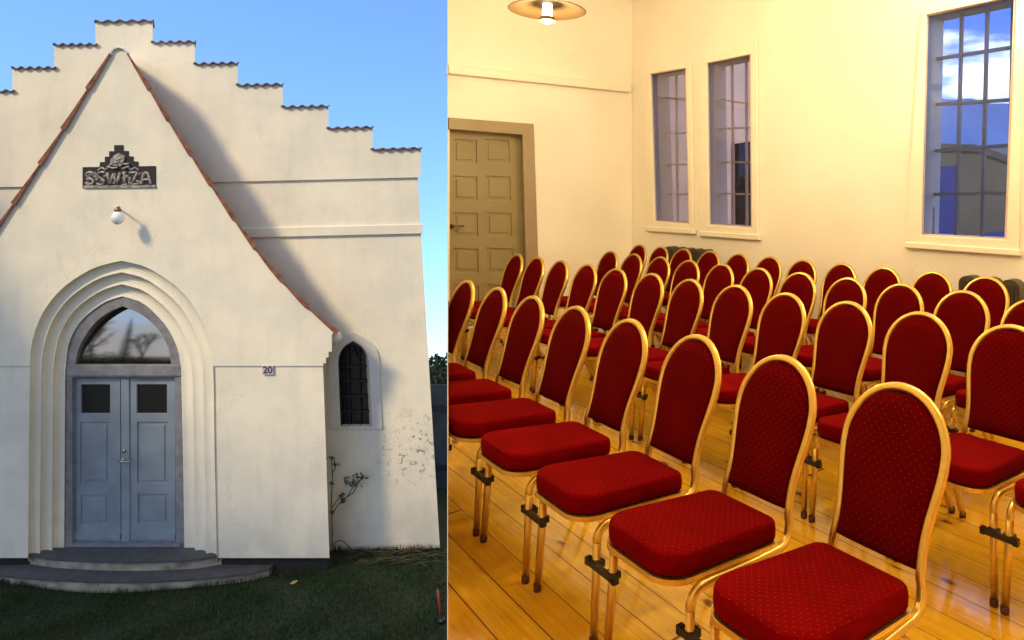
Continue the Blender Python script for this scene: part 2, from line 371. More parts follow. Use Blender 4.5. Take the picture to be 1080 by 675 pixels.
# --- arch mouldings: three coved orders
def order_depth(t):          # t over 0..1 across one order
    if t < .06: return 0, .0
prof = []
N_ORD = 3; STEP = .075
for k in range(N_ORD):
    for (t, d) in ((0.0, 0.0), (.04, .045), (.18, .068), (.40, .079), (.65, .078), (.86, .07), (.95, .066), (1.0, .075)):
        if k and t == 0: continue
        prof.append(((k + t) / N_ORD, k * STEP + d))
rows = []
for (t, d) in prof:
    rows.append([at(a.x + (b.x - a.x) * t, a.y + (b.y - a.y) * t, DP + .001 + d) for a, b in zip(AO, AI)])
mb = MB(); n = len(AO)
mb.add([p for r in rows for p in r], [(i * n + j, i * n + j + 1, (i + 1) * n + j + 1, (i + 1) * n + j) for i in range(len(rows) - 1) for j in range(n - 1)])
o = mb.build('arch_moulding', M_WALL, chapel)
DF = DP + N_ORD * STEP + .01        # door frame face

# --- door frame with fan light
glass_o = [(79, 384), (83.5, 366), (97, 344), (112.5, 330.6), (129, 322.8), (150, 332.3), (167, 347.6), (177.3, 366.4), (180.7, 384)]
GO = arch_samples([(79, 384.5)] + glass_o[1:-1] + [(180.7, 384.5)], 16)
fo = [(p.x - .6 if i < half else p.x + .6, p.y) for i, p in enumerate(AI)]
fo[0] = (67.5, 583); fo[-1] = (195, 583)
door_hole = [(76.3, 573.5), (76, 398), (184.3, 398), (185.8, 573.5)]
mb = MB().prism(P_at(fo, DF), YA * .10, holes=[P_at([(p.x, p.y) for p in GO], DF), P_at(door_hole, DF)])
fr = mb.build('door_frame', M_FRAMEB, chapel)
mb = MB()
a, b2 = at(69.5, 385.4, DF - .018), at(190.8, 385.4, DF - .018); a2, b3 = at(69.5, 396.5, DF - .018), at(190.8, 396.5, DF - .018)
mb.prism([a, b2, b3, a2], YA * .02); mb.build('transom_bar', M_FRAMEB, chapel, bevel=.006)
a, b2, b3, a2 = [at(x, y, DF - .02) for x, y in ((72, 573.5), (190, 573.5), (191, 577), (71, 577))]
MB().prism([a, b2, b3, a2], YA * .12).build('threshold', M_FRAMEB, chapel)
# fan light pane, hung leaning inwards at the top
tl = R(6.7); zc = at(129, 385, DF).z
def pane_pt(x, y):
    r = ray(x, y); nrm = Vector((0, -math.cos(tl), math.sin(tl))); p0 = Vector((at(129, 385, DF + .03).x, DF + .03, zc))
    return EP + r * ((p0 - EP).dot(nrm) / r.dot(nrm))
mb = MB().prism([pane_pt(129 + (p.x - 129) * 1.05, 385 + (p.y - 386) * 1.05) for p in GO], YA * .008)
M_FAN = mat('fan_light_pane', (.02, .02, .022), .03, spec=1.0)
b = M_FAN.node_tree.nodes['Principled BSDF']; b.inputs['Metallic'].default_value = 1.0; b.inputs['Base Color'].default_value = (.30, .27, .23, 1)
mb.build('fan_light', M_FAN, chapel)

# --- door leaves
DD = DF + .055
def leaf(x0, x1, gl, p1, p2, lab):
    q = [(x0, 399), (x1, 399), (x1 + .6, 572.5), (x0 + .3, 572.5)]
    lf = MB().prism(P_at(q, DD), YA * .045, holes=[P_at([(gl[0], gl[1]), (gl[2], gl[1]), (gl[2], gl[3]), (gl[0], gl[3])], DD)] + [P_at([(r[0], r[1]), (r[2], r[1]), (r[2], r[3]), (r[0], r[3])], DD) for r in (p1, p2)]).build('door', M_DOORB, chapel, bevel=.003)
    MB().prism(P_at([(gl[0] - 1, gl[1] - 1), (gl[2] + 1, gl[1] - 1), (gl[2] + 1, gl[3] + 1), (gl[0] - 1, gl[3] + 1)], DD + .022), YA * .006).build('pane', M_DARKGL, lf)
    for r in (p1, p2):
        m = MB()
        m.prism(P_at([(r[0] - 1, r[1] - 1), (r[2] + 1, r[1] - 1), (r[2] + 1, r[3] + 1), (r[0] - 1, r[3] + 1)], DD + .016), YA * .012)
        w = 3.2
        outer = P_at([(r[0] + w, r[1] + w), (r[2] - w, r[1] + w), (r[2] - w, r[3] - w), (r[0] + w, r[3] - w)], DD + .006)
        m.prism(outer, YA * .012)
        m.build('door_panel', M_DOORB, lf, bevel=.004)
    return lf
dl = leaf(76.6, 126.6, (85, 405.4, 116, 436), (84.5, 445, 115.3, 509.6), (85, 522, 114.6, 553), 'left')
dr = leaf(127.6, 184.6, (144, 405.4, 176, 436), (144.6, 445, 176.6, 510), (145.2, 521, 177.4, 552), 'right')
MB().prism(P_at([(127.4, 399), (135.8, 399), (136.6, 572), (128, 572)], DD - .016), YA * .015).build('astragal', M_DOORB, dr, bevel=.003)
for (x0, x1) in ((77.2, 126.2), (137.2, 184.6)):
    MB().prism(P_at([(x0, 563.5), (x1, 563.5), (x1, 569), (x0, 569)], DD - .018), YA * .02).build('weather_board', M_DOORB, dl if x0 < 100 else dr, bevel=.006)
h = MB(); c0 = at(130.8, 475.5, DD - .022); h.lathe([(0, 0), (.022, 0), (.022, .012), (0, .012)], c0, -YA, 16); h.build('lock', M_STEEL, dr); h = MB()
c1 = at(129.5, 485, DD - .022); h.lathe([(0, 0), (.026, 0), (.026, .01), (.01, .012), (.01, .055)], c1, -YA, 16)
h.tube([c1 - YA * .055, c1 + Vector((.03, -.058, 0)), c1 + Vector((.15, -.055, .004))], .0095, 8)
h.build('handle', M_STEEL, dr)

# --- verge tiles, right and left, and the little crown tile
def verge(pts, side):
    m = MB(); s = cat_rom(pts, 60); k = 9 if side > 0 else 8
    L = len(s); step = (L - 1) / k
    for i in range(k):
        i0 = int(round(i * step)); i1 = int(round((i + 1) * step))
        seg = s[i0:i1 + 1] 
        top = []; bot = []
        for j, p in enumerate(seg):
            q = s[min(i0 + j + 1, L - 1)] - s[max(i0 + j - 1, 0)]; q.normalize(); nrm = Vector((q.y, -q.x))
            if nrm.y > 0: nrm = -nrm
            t = j / max(1, len(seg) - 1); a = .8 + 2.5 * t ** 1.3; a2 = .5 + 1.7 * t
            top.append((p.x + nrm.x * a, p.y + nrm.y * a)); bot.append((p.x - nrm.x * a2, p.y - nrm.y * a2))
        poly = top + bot[::-1]
        m.prism(P_at(poly, DP - .035 - .002 * (i % 2)), SK * (DM - DP + .03))
    return m.build('verge_tiles', M_TILE, chapel)
verge([(134, 56)] + gab[1:] + [(356, 351)], 1)
verge([(250 - x, y) for x, y in [(134, 56)] + gab[1:] + [(356, 351)]], -1)
m = MB(); arc = [(115.5, 57.5), (116.5, 53.5), (119.5, 50.6), (124.5, 49.3), (129.5, 50.4), (132.8, 53.3), (134, 57)]
ao = arc; ai = [(125 + (x - 125) * .86, 57 + (y - 57) * .84) for x, y in arc]
m.prism(P_at(ao + ai[::-1], DP - .03), YA * .05); m.build('crown_tile', M_SURR, chapel)
# gutter end under the eave
m = MB(); g0 = at(356, 357, DP + .12)
m.lathe([(0, 0), (.045, 0), (.05, .01), (.05, .3), (0, .3)], g0, (-.6, 1, 0), 14)
m.build('gutter', M_SURR, chapel)

# --- main gable wall
SM = Vector((-.80, 1, 0))
top_r = [(160.7, 22), (160.7, 45), (205.5, 44), (205.5, 67.6), (250.6, 66.5), (250.6, 90), (298.3, 89), (298.3, 113), (346.3, 112), (346.3, 135.8), (393, 134.4), (393, 158.2), (444, 156.8)]
top_l = [(100.6, 23), (100.6, 47), (57, 47.3), (57, 71.5), (13, 72), (13, 96), (-33, 97), (-33, 121), (-79, 122), (-79, 145), (-126, 146), (-126, 169), (-176, 170)]
gable = top_l[::-1] + top_r + [(443.6, 187), (-176, 201.5)]
MB().prism(P_at(gable, DM - .03), SM * .33).build('stepped_gable', M_WALL, chapel)
mid = [(-176, 201.5), (443.4, 187), (440.6, 189.5), (443.6, 238), (-176, 252.5)]
MB().prism(P_at([(-174, 201.4), (440.6, 187.1), (443.6, 240), (-174, 254)], DM), SM * .3).build('wall', M_WALL, chapel)
MB().prism(P_at([(-177, 251), (446, 236.3), (446, 246.5), (-177, 261)], DM - .035), SM * .1).build('wall_band', M_WALL, chapel, bevel=.008)
# lower wall with the lancet window opening
lan_o = [(358.8, 450), (356.9, 400), (356.5, 379), (359.5, 370), (364.5, 364), (372, 359.8), (379.5, 364), (385.3, 371), (388, 380), (389.5, 405), (391.9, 450)]
LO = arch_samples([(358.9, 450)] + lan_o[1:-1] + [(391.9, 450)], 22)
low = [(-174, 254), (443.6, 239), (464, 578), (-186, 592)]
MB().prism(P_at(low, DM), SM * .3, holes=[P_at([(p.x, p.y) for p in LO], DM)]).build('wall', M_WALL, chapel)
MB().prism([at(-186, 592, DM + .05), at(463.4, 577.6, DM + .05), at(463.4, 577.6, DM + .05) - UP * .35, at(-186, 592, DM + .05) - UP * .35], SM * .25).build('plinth', M_PLINTH, chapel)
lw = empty('lancet_window', at(374, 450, DM), None, None); lw.parent = chapel; lw.matrix_parent_inverse = MAT(chapel).inverted()
so = [(345.5, 452.5), (345.5, 385), (348, 370), (357, 357.5), (372.5, 349.8), (386, 356.5), (396, 367), (400, 378), (401.3, 410), (403.3, 452.5)]
SO = arch_samples(so, 22)
MB().prism(P_at([(p.x, p.y) for p in SO], DM - .022), YA * .0215, holes=[P_at([(p.x, p.y) for p in LO], DM - .022)]).build('surround', M_SURR, lw, bevel=.01)
# splayed reveal
m = MB(); inn = [((p.x - 374) * .97 + 374, (p.y - 450) * .985 + 449.6) for p in LO]; k = len(LO)
vs = P_at([(p.x, p.y) for p in LO], DM - .021) + P_at(inn, DM + .09)
m.add(vs, [(i, (i + 1) % k, k + (i + 1) % k, k + i) for i in range(k)]); m.build('reveal', M_SURR, lw)
MB().prism(P_at([((p.x - 374) * 1.02 + 374, (p.y - 450) * 1.01 + 450.5) for p in LO], DM + .10), YA * .01).build('pane', M_DARKGL, lw)
m = MB()
for y, x0, x1 in ((386.6, 357.5, 388.3), (402, 358, 389.2), (418, 358.4, 390.2), (434, 358.8, 391)):
    m.bar(at(x0, y, DM + .07), at(x1, y, DM + .07), .026, .025, UP, YA)
for xa, ya, xb in ((366.5, 364, 368.5), (378, 364, 380)):
    m.bar(at(xa, ya, DM + .073), at(xb, 450, DM + .073), .020, .02, (1, 0, 0), YA)
m.bar(at(366.6, 380, DM + .072), at(372.4, 366, DM + .072), .016, .02, (1, 0, .4), YA)
m.bar(at(378, 380, DM + .072), at(372.4, 366, DM + .072), .016, .02, (1, 0, -.4), YA)
k = len(inn); fin = [((x - 374) * .93 + 374, (y - 412) * .965 + 412) for x, y in inn]
m.prism(P_at(inn, DM + .065), YA * .03, holes=[P_at(fin, DM + .065)])
m.build('glazing_bars', M_LEAD, lw)
# wavy tile copings on every crow step
def coping(x0, x1, y0, y1):
    nw = 5; seg = nw * 8; m = MB(); top = []; 
    for i in range(seg + 1):
        t = i / seg; x = x0 - 1.6 + (x1 - x0 + 3.2) * t; w = math.sin(t * nw * 2 * math.pi + .6)
        top.append((x, y0 + (y1 - y0) * t - 1.2 - 1.1 * w))
    poly = top + [(x, y + 1.35) for x, y in reversed(top)]
    m.prism(P_at(poly, DM - .065), SM * .40); return m.build('coping_tiles', M_COPE, chapel)
for (a, b2) in ((0, None),):
    coping(100.6, 160.7, 23, 22)
for i in range(1, 12, 2):
    if i + 1 < len(top_r): coping(top_r[i][0], top_r[i + 1][0], top_r[i][1], top_r[i + 1][1])
    if i + 1 < len(top_l): coping(top_l[i + 1][0], top_l[i][0], top_l[i + 1][1], top_l[i][1])
# nave body and roof behind, narrowing towards the choir
xr0 = at(441, 190, DM + .31).x - .25; xl0 = at(-174, 200, DM + .31).x + .25; ze = at(441, 192, DM).z
m = MB(); yb = DM + .31
m.add([(xl0, yb, -.2), (xr0 - .1, yb, -.2), (xr0 - 2.6, yb + 5.5, -.2), (xl0 + 2.4, yb + 5.5, -.2), (xl0, yb, ze), (xr0 - .1, yb, ze), (xr0 - 2.6, yb + 5.5, ze), (xl0 + 2.4, yb + 5.5, ze)],
      [(1, 2, 6, 5), (2, 3, 7, 6), (3, 0, 4, 7)]); m.build('nave_wall', M_WALL, chapel)
xm = (xl0 + xr0) / 2; zr = at(130, 62, DM).z
MB().add([(xl0 - .1, yb, ze), (xr0, yb, ze), (xr0 - 2.5, yb + 5.6, ze), (xl0 + 2.3, yb + 5.6, ze), (xm, yb, zr), (xm - .6, yb + 4.2, zr - .3)], [(1, 2, 5, 4), (0, 4, 5, 3), (2, 3, 5)]).build('roof', M_ROOFD, chapel)

# --- stone steps
steps = empty('stone_steps', (at(130, 600, 8.3).x, 8.4, 0), 'two curved dark stone steps in front of the blue chapel door', 'steps')
def step(front, z, th, back_y, depth_over, nm):
    fp = [hz(p.x, p.y, z) for p in cat_rom(front, 40)]
    poly = fp + [Vector((fp[-1].x, back_y, z)), Vector((fp[0].x, back_y, z))]
    MB().prism(poly, (0, 0, -.03)).build('tread', M_STEP, steps, bevel=.006)
    cx = sum(p.x for p in fp) / len(fp)
    rp = [Vector((cx + (p.x - cx) * .988, p.y + .03, z - .029)) for p in fp]
    poly = rp + [Vector((rp[-1].x, back_y, z - .029)), Vector((rp[0].x, back_y, z - .029))]
    MB().prism(poly, (0, 0, -th)).build('riser', M_RISER, steps)
zt = hz(130, 578, 0).z
z1 = at(130, 577.8, DF - .03).z
step([(27, 584.5), (60, 589.2), (130, 592), (200, 590), (233, 585.2)], z1, .14, DF - .025, 0, 'a')
z2 = at(130, 603.5, hz(130, 592, z1).y).z
step([(-30, 599), (0, 606), (60, 611), (130, 613), (200, 610.5), (255, 605), (284, 599.5)], z2, .22, DP + .06, 0, 'b')

# --- plaque, lamp, house number
pl = empty('stone_plaque', at(125, 197, DP), 'black stepped stone plaque with grey carved relief above the chapel door', 'plaque')
po = [(87, 198.5), (87, 176.3), (105, 176), (105.3, 171), (110.5, 170.8), (110.5, 165.3), (115, 165.2), (115, 159.5), (120.3, 159.4), (120.3, 153), (129.5, 153), (129.5, 159), (135, 159.2), (135, 164.8), (140, 165), (140, 170), (145.2, 170.3), (145.2, 175.3), (163.6, 175), (163.8, 197.8)]
MB().prism(P_at(po, DP - .012), YA * .012).build('panel', M_BLACK, pl, bevel=.003)
def relief(name, strokes, r, Y):
    m = MB()
    for s in strokes:
        q = cat_rom(s, max(6, len(s) * 5)) if len(s) > 2 else [Vector(p) for p in s]
        m.tube([at(p.x, p.y, Y) for p in q], r, 7)
    return m.build(name, M_RELIEF, pl)
L = []
# carved letters S S W I Z A, round-shouldered
L += [[(98.6, 183.5), (96.2, 181.8), (92.4, 182.4), (91.6, 185.2), (95, 188), (98.4, 190.5), (97.6, 193.4), (94, 194.4), (90.6, 192.8)]]
L += [[(110.6, 182.6), (107.5, 181.6), (103.6, 183), (103.8, 186), (107.5, 188.4), (110, 191), (109, 194), (105.5, 195), (102.3, 193.5)]]
L += [[(113, 182.4), (116.6, 194.6)], [(116.6, 194.6), (119.8, 183)], [(119.8, 183), (123.4, 194.8)], [(123.4, 194.8), (126.8, 182.2)]]
L += [[(131.4, 182.3), (131.8, 194.8)], [(129.6, 182.4), (133.6, 182.2)], [(129.8, 195), (133.8, 194.8)]]
L += [[(138.4, 182.2), (145.4, 181.9)], [(145.4, 181.9), (139, 194.4)], [(139, 194.4), (146.2, 194.2)]]
L += [[(149.6, 194.6), (151, 186), (154, 181.8), (157, 185.6), (159.4, 194.4)], [(151, 189.6), (157.6, 189.4)]]
relief('lettering', L, .016, DP - .014)
m = MB()
sq = MB()
for i in range(30):
    x, y = random.uniform(91, 160), random.uniform(182.5, 193.5); a = random.uniform(0, 6.28); q = [(x, y), (x + 1.6 * math.cos(a), y + 1.4 * math.sin(a)), (x + 2.2 * math.cos(a + .9), y + 2.0 * math.sin(a + .9)), (x + 1.2 * math.cos(a + 1.8), y + 1.6 * math.sin(a + 1.8))]
    sq.tube([at(p.x, p.y, DP - .010) for p in cat_rom(q, 9)], .0085, 6)
tag(sq.build('chisel_marks', M_RELIEF, pl), kind='stuff')
for sx_ in (1, -1):
    for (x0, y0) in ((9, 178.5), (6, 174.5), (17, 179)):
        q = [(125 + sx_ * (x0 - 3), y0), (125 + sx_ * x0, y0 - 2), (125 + sx_ * (x0 + 3), y0 - .6), (125 + sx_ * (x0 + 4.5), y0 + 1)]
        MB().tube([at(p.x, p.y, DP - .012) for p in cat_rom(q, 9)], .012, 6).build('scroll', M_RELIEF, pl)
blob = [(116, 173.5), (116.3, 168.5), (119.2, 164.6), (122.5, 162.4), (125, 161.5), (128.2, 163), (131, 164.2), (131.3, 168), (130, 170.5), (127, 172), (125.5, 174.8), (120.5, 175)]
m.prism(P_at(blob, DP - .03), YA * .018)
for s in ([(112.5, 175.8), (116, 176.4), (120, 177.2), (124, 176.4)], [(126, 175.6), (130, 172.8), (133.4, 173.2), (136, 172.2)], [(129, 178), (133, 176.4), (136.4, 176)], [(119, 166), (123, 168.5), (127.6, 166.6)], [(118.5, 171.5), (122, 172.2), (126, 169.8)]):
    q = cat_rom(s, 14); m.tube([at(p.x, p.y, DP - .032) for p in q], .012, 7)
m.build('carved_figure', M_RELIEF, pl, bevel=.012)
MB().prism(P_at([(88, 195.4), (163.4, 195), (163.6, 197.7), (88, 198.4)], DP - .02), YA * .008).build('ledge', M_RELIEF, pl)

wlamp = empty('wall_lamp', at(134, 232, DP), 'white globe wall lamp on a bracket under the carved plaque', 'lamp')
lc = at(124.3, 230, DP - .2)
m = MB(); rg = .068
m.lathe([(0, -rg * 1.25), (rg * .45, -rg * 1.1), (rg * .85, -rg * .6), (rg, -.0), (rg * .93, rg * .5), (rg * .68, rg), (rg * .5, rg * 1.25), (0, rg * 1.25)], lc, UP, 24); m.build('globe', M_OPAL, wlamp)
m = MB(); m.lathe([(0, rg * 1.2), (rg * .55, rg * 1.2), (rg * .5, rg * 1.6), (rg * .28, rg * 1.75), (rg * .24, rg * 2.1), (0, rg * 2.1)], lc, UP, 18); m.build('cap', M_BRASS, wlamp)
m = MB(); pw = at(123.6, 219.5, DP - .002); m.tube([lc + UP * rg * 1.7, lc + UP * rg * 1.6 + YA * .05 - Vector((.02, 0, 0)), lc.lerp(pw, .6) + UP * .06, pw], .010, 8); m.lathe([(0, 0), (.04, 0), (.035, .015), (0, .018)], pw, -YA, 16); m.build('bracket', M_SURR, wlamp)

hn = empty('house_number', at(282, 390, DP), 'small enamel house number plate beside the arch', 'sign')
M_ENAM = mat('enamel_plate', (.50, .46, .50), .35); M_INK = mat('dark_enamel_digit', (.06, .045, .07), .4)
MB().prism(P_at([(276.6, 385.6), (288, 385.4), (288, 395), (276.6, 395.2)], DP - .008), YA * .02).build('plate', M_ENAM, hn, bevel=.003)
def text_mesh(txt, size, name, material, parent, origin, ex=.003):
    cu = bpy.data.curves.new(name, 'FONT'); cu.body = txt; cu.size = size; cu.extrude = ex; cu.align_x = 'CENTER'; cu.align_y = 'CENTER'; cu.offset = .002
    o = bpy.data.objects.new(name, cu); C.objects.link(o); dg = bpy.context.evaluated_depsgraph_get()
    me = bpy.data.meshes.new_from_object(o.evaluated_get(dg)); bpy.data.objects.remove(o)
    me.transform(Matrix.Translation(origin) @ Euler((R(90), 0, 0)).to_matrix().to_4x4()); me.materials.append(material)
    q = bpy.data.objects.new(name, me); C.objects.link(q); q.parent = parent; q.matrix_parent_inverse = MAT(parent).inverted(); return q
text_mesh('20', .125, 'digits', M_INK, hn, at(282.3, 390.3, DP - .010))

# --- lawn, terrain
def lawn_z(x, y):
    r = .03 * math.sin(x * 1.1 + .5) * math.sin(y * .9) + .012 * math.sin(x * 3.1) * math.sin(y * 2.7 + 1)
    if y > 9: r *= max(0, 1 - (y - 9))
    if y < 8.5 and x < -2: r += .0
    return r
xs = sorted(set([-420, -300, -220, -150, -90, -50, -30, -20] + [-14 + .25 * i for i in range(53)] + [2, 6, 12, 20, 40, 80, 150, 300]))
ys = sorted(set([-400, -250, -150, -80, -40, -20, -8, 0, 3, 5] + [6 + .25 * i for i in range(40)] + [17, 18, 19, 21, 25, 32, 45, 70, 110, 180, 300]))
vs = []
for y in ys:
    for x in xs:
        z = lawn_z(x, y) if -15 < x < 0 and 5 < y < 10 else 0
        if y > 18: z -= (y - 18) * .31
        vs.append((x, y, z))
nx = len(xs)
M_SOIL = mat('lawn_soil', (.014, .030, .007), .95, noise=.6, nscale=2.5, col2=(.028, .030, .012), bump=.5, bscale=30, detail=8)
g = MB().add(vs, [(j * nx + i, j * nx + i + 1, (j + 1) * nx + i + 1, (j + 1) * nx + i) for j in range(len(ys) - 1) for i in range(nx - 1)], smooth=True)
tag(g.build('lawn', M_SOIL), kind='structure')
M_GRASS = bpy.data.materials.new('grass_blade'); M_GRASS.use_nodes = True
t = NT(M_GRASS.node_tree); b = M_GRASS.node_tree.nodes['Principled BSDF']; geo = t.n('ShaderNodeNewGeometry')
nz = t.noise(geo.outputs['Position'], 1.6, 4); c = t.mix(t.rng(nz.outputs[0], .38, .66), (.015, .045, .007), (.036, .048, .012))
c = t.mix(t.math('MULTIPLY', geo.outputs['Random Per Island'], .45), c, (.010, .028, .004)); t.l(c, b.inputs['Base Color']); b.inputs['Roughness'].default_value = .75; b.inputs['Specular IOR Level'].default_value = .2
g = MB(); rnd = random.Random(3)
cnt = 0
def on_steps(x, y):
    return False
while cnt < 42000:
    y = rnd.uniform(6.9, 9.2); x = rnd.uniform((-30 - CX) / F * y, (480 - CX) / F * y)
    if x > (470 - CX) / F * y: continue
    if y > DM: continue
    px = CX + F * x / y
    if y > 8.52 and px < 351: continue
    if y > 8.1 and -40 < px < 287 and True:
        # keep clear of the curved steps
        e = 8.18 + .34 * ((px - 128) / 158.0) ** 2
        if y > e: continue
    cnt += 1
    edge = 1.0
    if y > 8.05 and -40 < px < 300 and y > 8.18 + .34 * ((px - 128) / 158.0) ** 2 - .07: edge = 1.7
    if y > 8.45 and px < 351 or y > 9.0: edge = 1.8
    z = lawn_z(x, y) - .004; hgt = rnd.uniform(.014, .052) * (1.25 if y > 8.7 else 1) * edge * (.75 + .5 * math.sin(x * 2.3 + 1.3 * math.sin(y * 3)) ** 2); a = rnd.uniform(0, 6.283); w = rnd.uniform(.002, .0042); ln = rnd.uniform(.0, .035); la = rnd.uniform(0, 6.283)
    d = Vector((math.cos(a), math.sin(a), 0)) * w; p = Vector((x, y, z)); tip = p + Vector((math.cos(la) * ln, math.sin(la) * ln, hgt)); md = p.lerp(tip, .55) + UP * hgt * .1
    g.add([p - d, p + d, md + d * .7, md - d * .7, tip], [(0, 1, 2, 3), (3, 2, 4)])
me_o = None
def raw_build(mb, name, material):
    me = bpy.data.meshes.new(name); me.from_pydata(mb.v, [], mb.f); me.materials.append(material); o = bpy.data.objects.new(name, me); C.objects.link(o); return o
tag(raw_build(g, 'grass', M_GRASS), 'short dark green grass of the chapel lawn', 'grass', kind='stuff')
# dead stems lying along the foot of the wall
g = MB()
for i in range(75):
    px = rnd.uniform(352, 452); y = rnd.uniform(8.68, 9.06); x = (px - CX) / F * y
    l = rnd.uniform(.12, .5); a = rnd.gauss(-.15, .5); p = Vector((x, y, rnd.uniform(.01, .09))); q = p + Vector((math.cos(a) * l, math.sin(a) * l * .4, rnd.uniform(-.04, .07)))
    q.y = min(q.y, 9.08); g.tube([p, p.lerp(q, .5) + UP * rnd.uniform(.01, .05), q], .0035, 4)
tag(g.build('dead_stems', M_TWIG), 'dry dead plant stems heaped along the foot of the wall', 'dead stems', kind='stuff')
# climbing plant in the corner beside the porch
cp = empty('climbing_plant', at(349, 585, 8.95), 'thin nearly leafless climber growing up the corner beside the porch', 'plant')
m = MB(); YC = 8.98
paths = [[(350, 590), (350.5, 560), (349.5, 530), (350.6, 505), (349.5, 483)], [(350, 545), (356, 533), (366, 524), (373, 513), (384, 503)], [(350.5, 535), (357, 526), (362, 524), (364, 530)], [(350, 500), (354, 492), (352, 484)], [(366, 524), (372, 520), (377, 512)], [(350, 575), (360, 570), (372, 580), (385, 586)]]
for q in paths: m.tube([at(p.x, p.y, YC + .02 * i / 12) for i, p in enumerate(cat_rom(q, 14))], .006, 5)
m.build('stem', M_BARK, cp)
m = MB()
for (x, y, n_, s) in ((368, 508, 16, 6), (378, 502, 14, 5), (373, 512, 10, 5), (363, 528, 10, 3.5), (361, 522, 6, 3), (350, 484, 10, 2.5), (353, 490, 6, 2), (350, 510, 5, 1.6), (350.5, 540, 6, 1.6)):
    for i in range(n_):
        p = at(x + rnd.gauss(0, s * .7), y + rnd.gauss(0, s * .35), YC + rnd.uniform(-.05, .05)); a = rnd.uniform(0, 6.28); L_ = rnd.uniform(.02, .042)
        u = Vector((math.cos(a), rnd.uniform(-.5, .5), math.sin(a) * .7)).normalized() * L_; v = Vector((-u.z, rnd.uniform(-.02, .02), u.x)) * .38
        m.add([p - u, p + v, p + u, p - v], [(0, 1, 2, 3)])
m.build('leaves', M_LEAF, cp)
# red stake in the lawn
st = empty('garden_stake', hz(466, 655, 0), 'thin faded red stake standing in the lawn by the right edge', 'stake')
b0 = hz(466, 656, 0); m = MB(); tp = at(461.5, 622, b0.y); m.tube([b0, b0.lerp(tp, .5), tp], .014, 8); m.build('post', M_REDP, st)
m = MB(); m.lathe([(0, 0), (.05, 0), (.045, .03), (.02, .05), (0, .05)], b0, UP, 14); m.build('foot', M_CLIP, st)

fl_p = hz(310, 614, .045); m = MB(); u = Vector((.045, .01, .01)); v = Vector((-.008, .03, .006))
m.add([fl_p - u, fl_p - u * .3 + v, fl_p + u * .5 + v * .8, fl_p + u, fl_p + u * .4 - v * .8, fl_p - u * .4 - v, fl_p + UP * .012], [(0, 1, 6), (1, 2, 6), (2, 3, 6), (3, 4, 6), (4, 5, 6), (5, 0, 6)])
m.v += [(p[0], p[1], p[2] - .002) for p in m.v[:7]]; m.f += [[a + 7 for a in f[::-1]] for f in m.f[:6]]; m.m += [0] * 6; m.sm += [False] * 6
tag(raw_build(m, 'fallen_leaf', mat('yellow_leaf', (.38, .26, .05), .7)), 'single yellow fallen leaf on the grass right of the steps', 'leaf')
# fence and bushes beyond the chapel
FY = 11.1
fe = empty('board_fence', (at(463, 510, FY).x, FY, 0), 'blue grey board fence behind the right corner of the chapel', 'fence')
zf = at(462, 408, FY).z; xf0 = at(452, 400, FY).x - 1.2; xf1 = xf0 + 1.2 + .42
m = MB(); xx = xf0
while xx < xf1 + .6:
    m.box((xx + .06, FY, zf / 2 - .02 + (xx - xf0) * .03), .117, .025, zf + .04); xx += .12
m.build('boards', M_FENCE, fe)
m = MB()
for z in (.35, zf - .36): m.box(((xf0 + xf1) / 2 + .25, FY - .035, z), xf1 - xf0 + .5, .04, .09)
m.build('rail', mat('dark_rail', (.03, .04, .055), .7), fe)
def leaf_cloud(m, c, rx, ry, rz, n, s, rnd):
    for i in range(n):
        while True:
            q = Vector((rnd.uniform(-1, 1), rnd.uniform(-1, 1), rnd.uniform(-1, 1)))
            if .25 < q.length < 1: break
        lump = 1 + .22 * math.sin(q.x * 5 + c[0]) * math.sin(q.z * 6 + c[1])
        p = Vector(c) + Vector((q.x * rx * lump, q.y * ry * lump, q.z * rz * lump)); L_ = s * rnd.uniform(.6, 1.4)
        u = Vector((rnd.gauss(0, 1), rnd.gauss(0, 1), rnd.gauss(0, 1))).normalized() * L_; v = u.orthogonal().normalized() * L_ * .45
        m.add([p - u, p + v, p + u, p - v], [(0, 1, 2, 3)])
def shrub(x, y, h, r, lab):
    o = empty('shrub', (x, y, 0), lab, 'shrub', 'shrubs behind the board fence'); m = MB()
    for k in range(5): m.tube([(x, y, 0), (x + rnd.uniform(-.3, .3) * r, y + rnd.uniform(-.3, .3) * r, h * .5), (x + rnd.uniform(-.7, .7) * r, y, h * .85)], .03, 5)
    m.build('stem', M_BARK, o); m = MB()
    leaf_cloud(m, (x, y, h * .55), r, r, h * .47, 1700, .065, rnd); raw = raw_build(m, 'foliage', M_LEAF); raw.parent = o; raw.matrix_parent_inverse = MAT(o).inverted()
shrub(at(455, 380, 12.8).x, 12.8, 1.83, .55, 'taller dark green shrub touching the chapel corner above the fence')
shrub(at(471, 390, 13.4).x, 13.4, 1.62, .6, 'lower dark green shrub right of the taller one above the fence')

